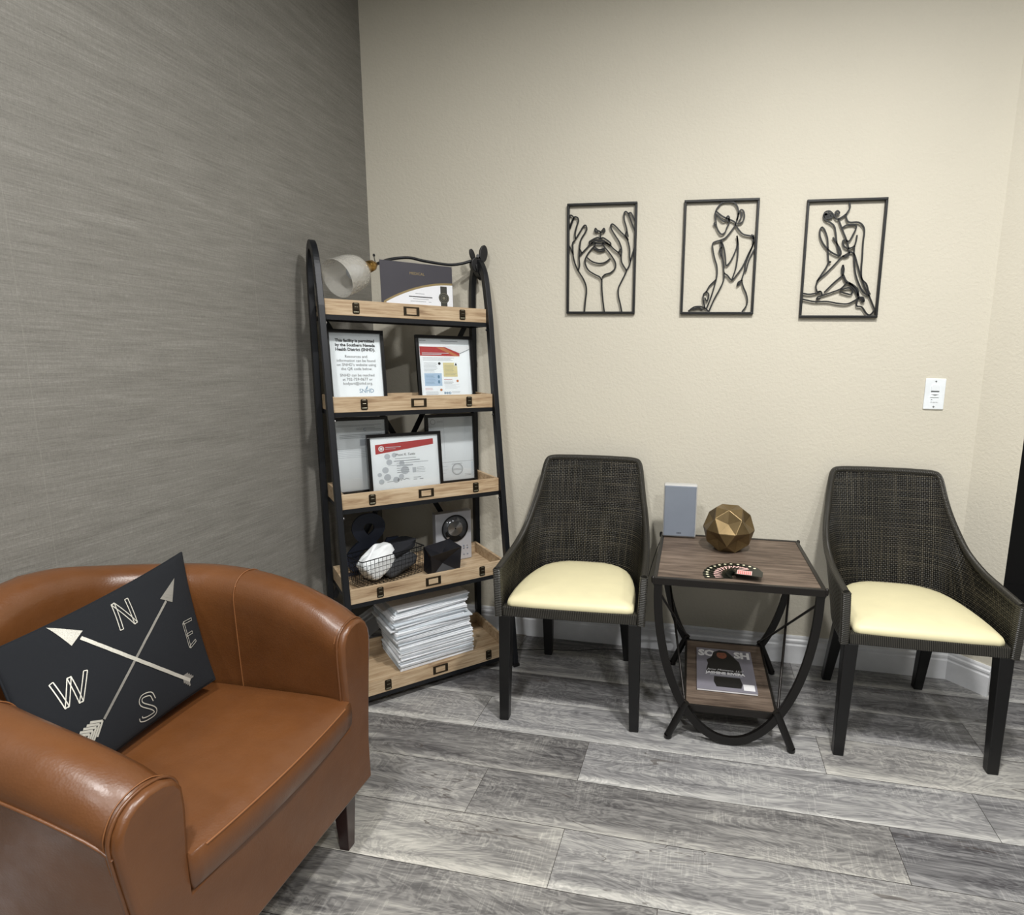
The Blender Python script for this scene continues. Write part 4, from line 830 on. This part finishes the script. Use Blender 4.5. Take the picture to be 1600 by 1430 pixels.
bundle('dark_cloth_bundle', 'dark cloth draped over the rim end of the wire basket', 'cloth', BWd(.195, .07, .106), (.125, .085, .035), (.1, math.radians(-10), ba+.2), 'dark_cloth', 8, fold=.2)
# black faceted bookend
t = tag(MB(), None) if False else None
q = MB(); V = [(-.058, -.040, 0), (.060, -.040, 0), (.062, .045, 0), (-.055, .048, 0), (-.062, -.046, .088), (.066, -.048, .104), (.058, .050, .112), (-.052, .046, .100)]
faces = [((0, 1, 5, 4), (-.002, -.014, .040)), ((1, 2, 6, 5), (.046, 0, .055)), ((2, 3, 7, 6), (0, .032, .055)), ((3, 0, 4, 7), (-.042, 0, .05)), ((4, 5, 6, 7), (.0, -.004, .074))]
VV = list(V); FF = [(3, 2, 1, 0)]
for f, c_ in faces:
    VV.append(c_); k = len(VV)-1
    for a in range(4): FF.append((f[a], f[(a+1) % 4], k))
q.add(VV, FF, 'black_faceted'); o_ = q.build('geometric_ornament', None, .0008, 1); o_.location = SW(.368, .175, z4+.001); o_.rotation_euler = (0, 0, SA+math.radians(4))
tag(o_, 'black faceted geometric ornament on the fourth tray in front of the silver player', 'ornament')
# silver disc player
t = on_shelf('disc_player', 'silver upright disc player with round clear window and buttons on the fourth tray', 'music player', .456, .262, z4+.001, math.radians(1.5))
q = MB(); q.box(-.078, .078, 0, .036, 0, .212, 'player_silver'); q.build('body', t, .004, 3)
T_ = Matrix.Translation((.004, -.0005, .142)) @ Matrix.Rotation(PI/2, 4, 'X')
q = MB(); q.lathe([(0, -.0), (.055, 0), (.055, .0012), (0, .0012)], 'player_window', 48, T_); q.build('window', t)
q = MB(); q.lathe([(.053, .001), (.057, .001), (.057, .0045), (.053, .0045), (.053, .001)], 'black_plastic', 48, T_, False); q.build('window_ring', t)
q = MB(); q.lathe([(0, .002), (.0315, .002), (.0315, .0065), (0, .0065)], 'spun_disc', 48, T_, False); q.lathe([(0, .0065), (.003, .0065), (.003, .009), (0, .009)], 'black_plastic', 16, T_)
o_ = q.build('disc_hub', t)
q = MB(); q.prism([(-.038, .128), (-.030, .134), (-.026, .120), (-.016, .112), (.024, .108), (.030, .096), (-.004, .092), (-.034, .104)], -.005, -.0015, 'black_plastic'); q.prism([(-.034, .103), (-.022, .104), (-.022, .108), (-.036, .110)], -.0058, -.005, 'bright_bolt'); q.build('clamp_arm', t, .0008)
for (x, z, r, mt) in ((.042, .060, .0035, 'speaker_grille'), (.042, .050, .0035, 'speaker_grille'), (.058, .060, .003, 'bright_bolt'), (.058, .049, .0035, 'speaker_grille'), (.042, .022, .003, 'speaker_grille'), (.058, .022, .003, 'speaker_grille')):
    q = MB(); q.lathe([(0, 0), (r, 0), (r, .0015), (0, .002)], mt, 14, Matrix.Translation((x, 0, z)) @ Matrix.Rotation(PI/2, 4, 'X')); q.build('button', t)
# ---- paper stack on the bottom tray: each folded wad an object
z5 = PZ(4); rd = random.Random(5); z = z5+.0012; proto = None
for i in range(46):
    if i < 19: rot_, dx, dy, th = rd.uniform(-.01, .012), rd.uniform(-.004, .004), rd.uniform(-.003, .003), .0052
    elif i < 31: rot_, dx, dy, th = .02+rd.uniform(-.015, .02), -.012+rd.uniform(-.008, .006), .006+rd.uniform(-.006, .004), .0052
    else: rot_, dx, dy, th = .02+rd.uniform(-.02, .03), -.022+rd.uniform(-.010, .008)+(.0 if i < 42 else .006), .012+rd.uniform(-.006, .006), .0055
    if i in (30, 36): rot_ -= .05; dx += .012
    if proto is None or i in (1, 2):
        proto = MB(); q = proto
        bulge = {0: .0, 1: .0006, 2: -.0004}.get(i, 0)
        w2, d2 = .148, .112; hh = .0046
        # a folded wad: rounded fold on the right edge, loose layered edges at the front
        rows = []
        pr = [(-w2, 0), (w2-.003, 0), (w2, hh*.25), (w2+.0006, hh*.5), (w2, hh*.8), (w2-.003, hh), (-w2, hh), (-w2+.004, hh*.66), (-w2+.001, hh*.6), (-w2+.005, hh*.35)]
        for y in (-d2, -d2+.0012, d2-.0012, d2): rows.append([(x, y, zz) for x, zz in pr])
        q.grid(rows, 'paper' if i != 2 else 'paper_blue', smooth=False, closed=True)
        for r_, fl2 in ((rows[0], False), (rows[-1], True)): k = len(pr); q.add(r_, [tuple(range(k))[::-1] if not fl2 else tuple(range(k))], 'paper' if i != 2 else 'paper_blue')
        for zz in (.3, .65): q.box(-w2+.006, w2-.006, -d2-.0006, -d2+.0005, hh*zz-.0002, hh*zz+.0002, 'ink_pale')
        base = q.build('folded_paper'); tag(base, 'folded white paper wad in the tall stack on the bottom tray', 'paper', 'stacked folded papers on the bottom tray'); o = base
        if i == 0: P0 = base
        elif i == 1: P1_ = base
        else: P2_ = base
    else:
        o = rd.choice((P0, P1_, P1_, P2_)).copy(); COL.objects.link(o)
    p = SW(.312+dx, .208+dy, z); o.location = p; o.rotation_euler = (0, 0, SA+math.radians(1.5)+rot_*1.6); z += th
# ---------------------------------------------------------------- tub armchair (faces +x)
AY = .895
ac = thing('tub_armchair', 'caramel brown leather tub armchair with dark wooden legs against the grey wallpaper', 'armchair', (-1.07, AY, 0))
def AL(x, y, z): return (x+1.07, y-AY, z)
half = [(0, (-.795, 1.158, .618)), (.06, (-.84, 1.163, .648)), (.16, (-.94, 1.170, .688)), (.28, (-1.05, 1.172, .712)), (.42, (-1.17, 1.158, .726)), (.56, (-1.268, 1.105, .738)), (.70, (-1.325, 1.030, .757)), (.85, (-1.345, .960, .776)), (1, (-1.350, AY, .783))]
NS = 36
cen = []
for i in range(NS+1): cen.append(hermite(half, i/NS))
cen = cen+[(x, 2*AY-y, z-.030*min(1, max(0, (x+1.36)/.4))) for x, y, z in cen[:-1][::-1]]
n = len(cen)
def nrm(i):
    a, b = cen[max(i-1, 0)], cen[min(i+1, n-1)]; d = Vector((b[0]-a[0], b[1]-a[1])).normalized(); return Vector((d.y, -d.x))
def prof(zc, th):   # (offset outward, z)
    z0 = .185; seat = .42
    return [(-.030, z0), (-.045, .30), (-.050, seat), (-.054, seat+.35*(zc-seat)), (-.057, zc-.075), (-.056, zc-.045), (-.047, zc-.020), (-.030, zc-.005), (-.008, zc), (.016, zc-.004), (.036, zc-.018), (.049, zc-.040), (.053, zc-.062), (.050, zc-.075), (.046, .50), (.036, .38), (.026, z0), (-.002, z0-.003)]
rows = []
for i in range(n):
    nn = nrm(i); x, y, z = cen[i]
    if i < 1 or i > n-2: nn = Vector((0, 1 if i == 0 else -1))
    rows.append([AL(x+nn.x*o, y+nn.y*o, zz) for o, zz in prof(z, 0)])
q = MB(); q.grid(rows, 'leather', closed=True, flip=True); k = len(rows[0]); q.add(rows[0], [tuple(range(k))], 'leather'); q.add(rows[-1], [tuple(range(k))[::-1]], 'leather')
sh = q.build('tub_shell', ac)
# stitched seams: outer welt under the crest, and vertical seams inside
q = MB(); pth = []
for i in range(n):
    nn = nrm(i) if 0 < i < n-1 else Vector((0, 1 if i == 0 else -1)); x, y, z = cen[i]; pth.append(AL(x+nn.x*.0535, y+nn.y*.0535, z-.066))
q.tube(pth, .0028, 'leather', 6)
q.build('welt', ac)
for i in (int(NS*.31), n-1-int(NS*.31)):
    nn = nrm(i); x, y, z = cen[i]; pr = prof(z, 0)[2:12]
    q = MB(); q.tube(crom([AL(x+nn.x*o*1.008, y+nn.y*o*1.008, zz+.0006) for o, zz in pr], 4), .0013, 'stitch', 5); q.build('seam', ac)
# front panel: arm fronts and apron in one upholstered piece
def mir(L): return [(2*AY-y, z-.026*max(0, (z-.40)/.22)) for y, z in L[::-1]]
R_ = [(1.184, .185), (1.188, .30), (1.198, .42), (1.207, .50), (1.212, .555), (1.208, .580), (1.196, .602), (1.180, .614), (1.158, .619), (1.134, .615), (1.115, .602), (1.104, .580), (1.102, .54), (1.106, .45), (1.110, .372)]
poly = R_+mir(R_)
def extr(poly, x0, x1, q, mat, inset=.008):
    cy_ = sum(p[0] for p in poly)/len(poly); k = len(poly)
    # offset the outline inwards for the rounded front edge
    def off(d):
        out = []
        for i in range(k):
            a, b = Vector(poly[i-1]), Vector(poly[(i+1) % k]); t_ = (b-a).normalized(); nn = Vector((-t_.y, t_.x)); out.append((poly[i][0]+nn.x*d, poly[i][1]+nn.y*d))
        return out
    rings = [[AL(x0, y, z) for y, z in poly], [AL(x1-inset, y, z) for y, z in poly], [AL(x1-inset*.3, y, z) for y, z in off(inset*.3)], [AL(x1, y, z) for y, z in off(inset)]]
    q.grid(rings, mat, closed=True); q.add(rings[-1], [tuple(range(k))], mat); q.add(rings[0], [tuple(range(k))[::-1]], mat)
q = MB(); extr(poly, -.800, -.782, q, 'leather')
fp_ = q.build('front_panel', ac)
for s in (1, -1):
    q = MB(); L = R_ if s == 1 else mir(R_)
    q.tube(crom([AL(-.7975, y+(.0015 if (y > AY) == (abs(y-AY) > .26) else -.0015), z+.001) for y, z in L], 3), .0030, 'leather', 6); q.build('piping', ac)
    q = MB(); q.tube(crom([AL(-.806, AY+(y-AY)*1.002, z+.004) for y, z in L[4:12]], 3), .0012, 'stitch', 5); q.build('stitching', ac)
# seat platform and cushion
q = MB(); q.box(*[v for v in (.0-.0, 0, 0, 0, 0, 0)][:0], *(AL(-1.30, .685, .20)[0], AL(-.80, 0, 0)[0], .685-AY, 1.105-AY, .20, .368), 'leather'); q.build('seat_base', ac)
q = MB(); y0, y1, xb, xf = .6815, 1.1085, -1.295, -.778
NX, NY = 22, 18
def cush(u, v): # u: 0 back..1 front, v: 0..1
    return (xb+(xf-xb)*u, y0+(y1-y0)*v)
top = []; edge_r = .014
for i in range(NX+1):
    r = []
    for j in range(NY+1):
        u, v = i/NX, j/NY; x, y = cush(u, v)
        cr = (1-(2*v-1)**4)*(1-(2*u-1)**4)
        x2 = x+(.012*(1-(2*v-1)**2) if u > .95 else .012*(1-(2*v-1)**2)*u**4)
        if u < .35: y = AY+(y-AY)*(1-.28*((.35-u)/.35)**2)
        z = .446+.022*cr**.7-.006*max(0, (u-.9)/.1)
        r.append((x2, y, z))
    top.append(r)
q.grid([[AL(*p) for p in r] for r in top], 'leather')
per = top[0][:]+[r[-1] for r in top[1:]]+top[-1][:-1][::-1]+[r[0] for r in top[1:-1]][::-1]
k = len(per); cxm = -1.03
ringsP = [[AL(*p) for p in per], [AL(cxm+(x-cxm)*1.012, AY+(y-AY)*1.004, .437) for x, y, z in per], [AL(cxm+(x-cxm)*1.018, AY+(y-AY)*1.006, .41) for x, y, z in per], [AL(cxm+(x-cxm)*1.008, AY+(y-AY)*1.004, .385) for x, y, z in per], [AL(cxm+(x-cxm)*.985, AY+(y-AY)*.99, .372) for x, y, z in per]]
q.grid(ringsP, 'leather', closed=True, flip=True); q.add(ringsP[-1], [tuple(range(k))], 'leather'); q.build('seat_cushion', ac)
q = MB(); fr = [(top[-1][j]) for j in range(NY+1)]; q.tube([AL(x+.002, y, z-.003) for x, y, z in fr[1:-1]], .0022, 'stitch', 6); q.build('cushion_piping', ac)
for (x, y) in ((-.838, 1.150), (-.838, .640), (-1.30, 1.08), (-1.30, .71)):
    q = MB(); fx = .004 if x > -1 else -.004; fy = .006 if y > AY else -.006
    q.hexa([AL(x-.013-fx, y-.013+fy, 0), AL(x+.013-fx, y-.013+fy, 0), AL(x+.013-fx, y+.013+fy, 0), AL(x-.013-fx, y+.013+fy, 0)], [AL(x-.021, y-.021, .187), AL(x+.021, y-.021, .187), AL(x+.021, y+.021, .187), AL(x-.021, y+.021, .187)], 'leg_mahogany'); q.build('leg', ac, .002)
# ---------------------------------------------------------------- compass pillow
TR, TL, BR, BL = Vector((-1.245, 1.155, .752)), Vector((-1.235, .745, .702)), Vector((-1.112, 1.083, .472)), Vector((-1.085, .690, .452))
_c = Vector((0, 0, CH)); TR, TL, BR, BL = [_c+(p_-_c)*.968 for p_ in (TR, TL, BR, BL)]
cen_ = (TR+TL+BR+BL)/4; nv = ((TR-BL).cross(TL-BR)).normalized()
if nv.x < 0: nv = -nv
pw = thing('throw_pillow', 'navy throw pillow with silver crossed arrows and compass letters in the leather armchair', 'pillow', tuple(cen_))
def PP(u, v, side=1, off=0):
    e = .045; uu_ = u*(1-e*(1-v*v)); vv_ = v*(1-e*1.3*(1-u*u)); a, b = (uu_+1)/2, (vv_+1)/2
    p = BL*(1-a)*(1-b)+BR*a*(1-b)+TR*a*b+TL*(1-a)*b
    h = .013*((1-u*u)*(1-v*v))**.22+.022*(1-u*u)*(1-v*v)*(1+.03*math.sin(5*u+3*v))
    return tuple(p+nv*(side*h+off)-cen_)
N_ = 28; ss_ = [math.sin(PI/2*(2*i/N_-1)) for i in range(N_+1)]
q = MB(); q.grid([[PP(u, v, 1) for v in ss_] for u in ss_], 'pillow_navy', flip=True); q.grid([[PP(u, v, -1) for v in ss_] for u in ss_], 'pillow_navy'); q.build('cover', pw)
q = MB(); ed = [(u, -1) for u in ss_]+[(1, v) for v in ss_[1:]]+[(u, 1) for u in ss_[:-1][::-1]]+[(-1, v) for v in ss_[1:-1][::-1]]
q.tube([PP(u, v, 0) for u, v in ed], .0022, 'pillow_navy', 6, closed=True); q.build('edge_seam', pw)
def on_pillow(q, poly, mat, off=.0012):   # convex polygon in uv, fan with subdivided strips
    q.add([PP(min(max(u, -1), .995), max(-.995, v), 1, off) for u, v in poly], [tuple(range(len(poly)))], mat)
def stripe(q, p0, p1, w0, mat, off=.0012, n=None, w1=None):
    """band of width w (metres) between uv points"""
    w1 = w0 if w1 is None else w1
    n = n or max(2, int(math.dist(p0, p1)/.06)); du, dv = (p1[0]-p0[0])*.21, (p1[1]-p0[1])*.155; L = math.hypot(du, dv); nx_, ny_ = -dv/L/.21, du/L/.155
    r1, r2_, = [], []
    for i in range(n+1):
        t_ = i/n; u, v = p0[0]+(p1[0]-p0[0])*t_, p0[1]+(p1[1]-p0[1])*t_; w_ = (w0+(w1-w0)*t_)/2
        r1.append(PP(min(u+nx_*w_, .999), v+ny_*w_, 1, off)); r2_.append(PP(min(u-nx_*w_, .999), v-ny_*w_, 1, off))
    q.grid([r1, r2_], mat, smooth=False); q.grid([r2_, r1], mat, smooth=False) if False else None
def outline(q, p0, p1, w, mat, th=.0013):
    du, dv = (p1[0]-p0[0])*.21, (p1[1]-p0[1])*.155; L = math.hypot(du, dv); nx_, ny_ = -dv/L/.21*w/2, du/L/.155*w/2
    a, b, c_, d = (p0[0]+nx_, p0[1]+ny_), (p1[0]+nx_, p1[1]+ny_), (p1[0]-nx_, p1[1]-ny_), (p0[0]-nx_, p0[1]-ny_)
    for s_, e_ in ((a, b), (b, c_), (c_, d), (d, a)): stripe(q, s_, e_, th, mat, .0014, 4)
def arrowhead(q, tri, mat):
    tip, a, b = tri
    for i in range(8):
        f0, f1 = i/8, (i+1)/8
        L = lambda p, f: (tip[0]+(p[0]-tip[0])*f, tip[1]+(p[1]-tip[1])*f)
        q.add([PP(*L(a, f0), 1, .0013), PP(*L(a, f1), 1, .0013), PP(*L(((a[0]+b[0])/2, (a[1]+b[1])/2), f1), 1, .0013), PP(*L(b, f1), 1, .0013), PP(*L(b, f0), 1, .0013)], [(0, 1, 2, 3, 4)], mat)
q = MB(); arrowhead(q, PIL['h1'], 'silver_thread'); [stripe(q, a_, b_, .0072, 'silver_thread', .0016, 3) for a_, b_ in zip(PIL['s1'][:-1], PIL['s1'][1:])]
def fletch(q, p0, p1, mat, k=5, ln=.020):
    du, dv = (p1[0]-p0[0])*.21, (p1[1]-p0[1])*.155; L = math.hypot(du, dv); tu, tv = du/L, dv/L
    for i in range(k):
        f = (i+.5)/k; c_ = (p0[0]+(p1[0]-p0[0])*f*.75, p0[1]+(p1[1]-p0[1])*f*.75)
        for s_ in (1, -1):
            ex, ey = (tu*.8-tv*s_*.75)*ln, (tv*.8+tu*s_*.75)*ln
            stripe(q, c_, (c_[0]+ex/.21, c_[1]+ey/.155), .0042, mat, .0014, 3)
fletch(q, PIL['f1'][0], PIL['f1'][1], 'silver_thread_dim', 4, .014); q.build('west_arrow', pw)
q = MB(); arrowhead(q, PIL['h2'], 'silver_thread_dim'); [stripe(q, a_, b_, .0060, 'silver_thread_dim', .0014, 3) for a_, b_ in zip(PIL['s2'][:-1], PIL['s2'][1:])]; fletch(q, PIL['fl2'][0], PIL['fl2'][1], 'silver_thread', 6, .024); q.build('north_arrow', pw)
for nm in ('N', 'W'):
    q = MB(); L = PIL[nm]
    for a, b in zip(L[:-1], L[1:]): outline(q, a, b, .0072, 'silver_thread', .0019)
    q.build('compass_letter', pw)
q = MB(); Ev = PIL['E']; outline(q, Ev[1], Ev[3], .0055, 'silver_thread')
for a, b in ((Ev[1], Ev[0]), PIL['E2'], (Ev[3], Ev[4])): outline(q, a, b, .0055, 'silver_thread')
q.build('compass_letter', pw)
q = MB(); Sp = [Vector((u, v, 0)) for u, v in PIL['S']]; cS = crom(Sp, 4)
for s_ in (.0034, -.0034):
    pts = []
    for i in range(len(cS)):
        a, b = cS[max(i-1, 0)], cS[min(i+1, len(cS)-1)]; du, dv = (b.x-a.x)*.21, (b.y-a.y)*.155; L = math.hypot(du, dv) or 1
        pts.append((cS[i].x-dv/L/.21*s_, cS[i].y+du/L/.155*s_))
    for a, b in zip(pts[:-1], pts[1:]): stripe(q, a, b, .0019, 'silver_thread', .0014, 1)
q.build('compass_letter', pw)
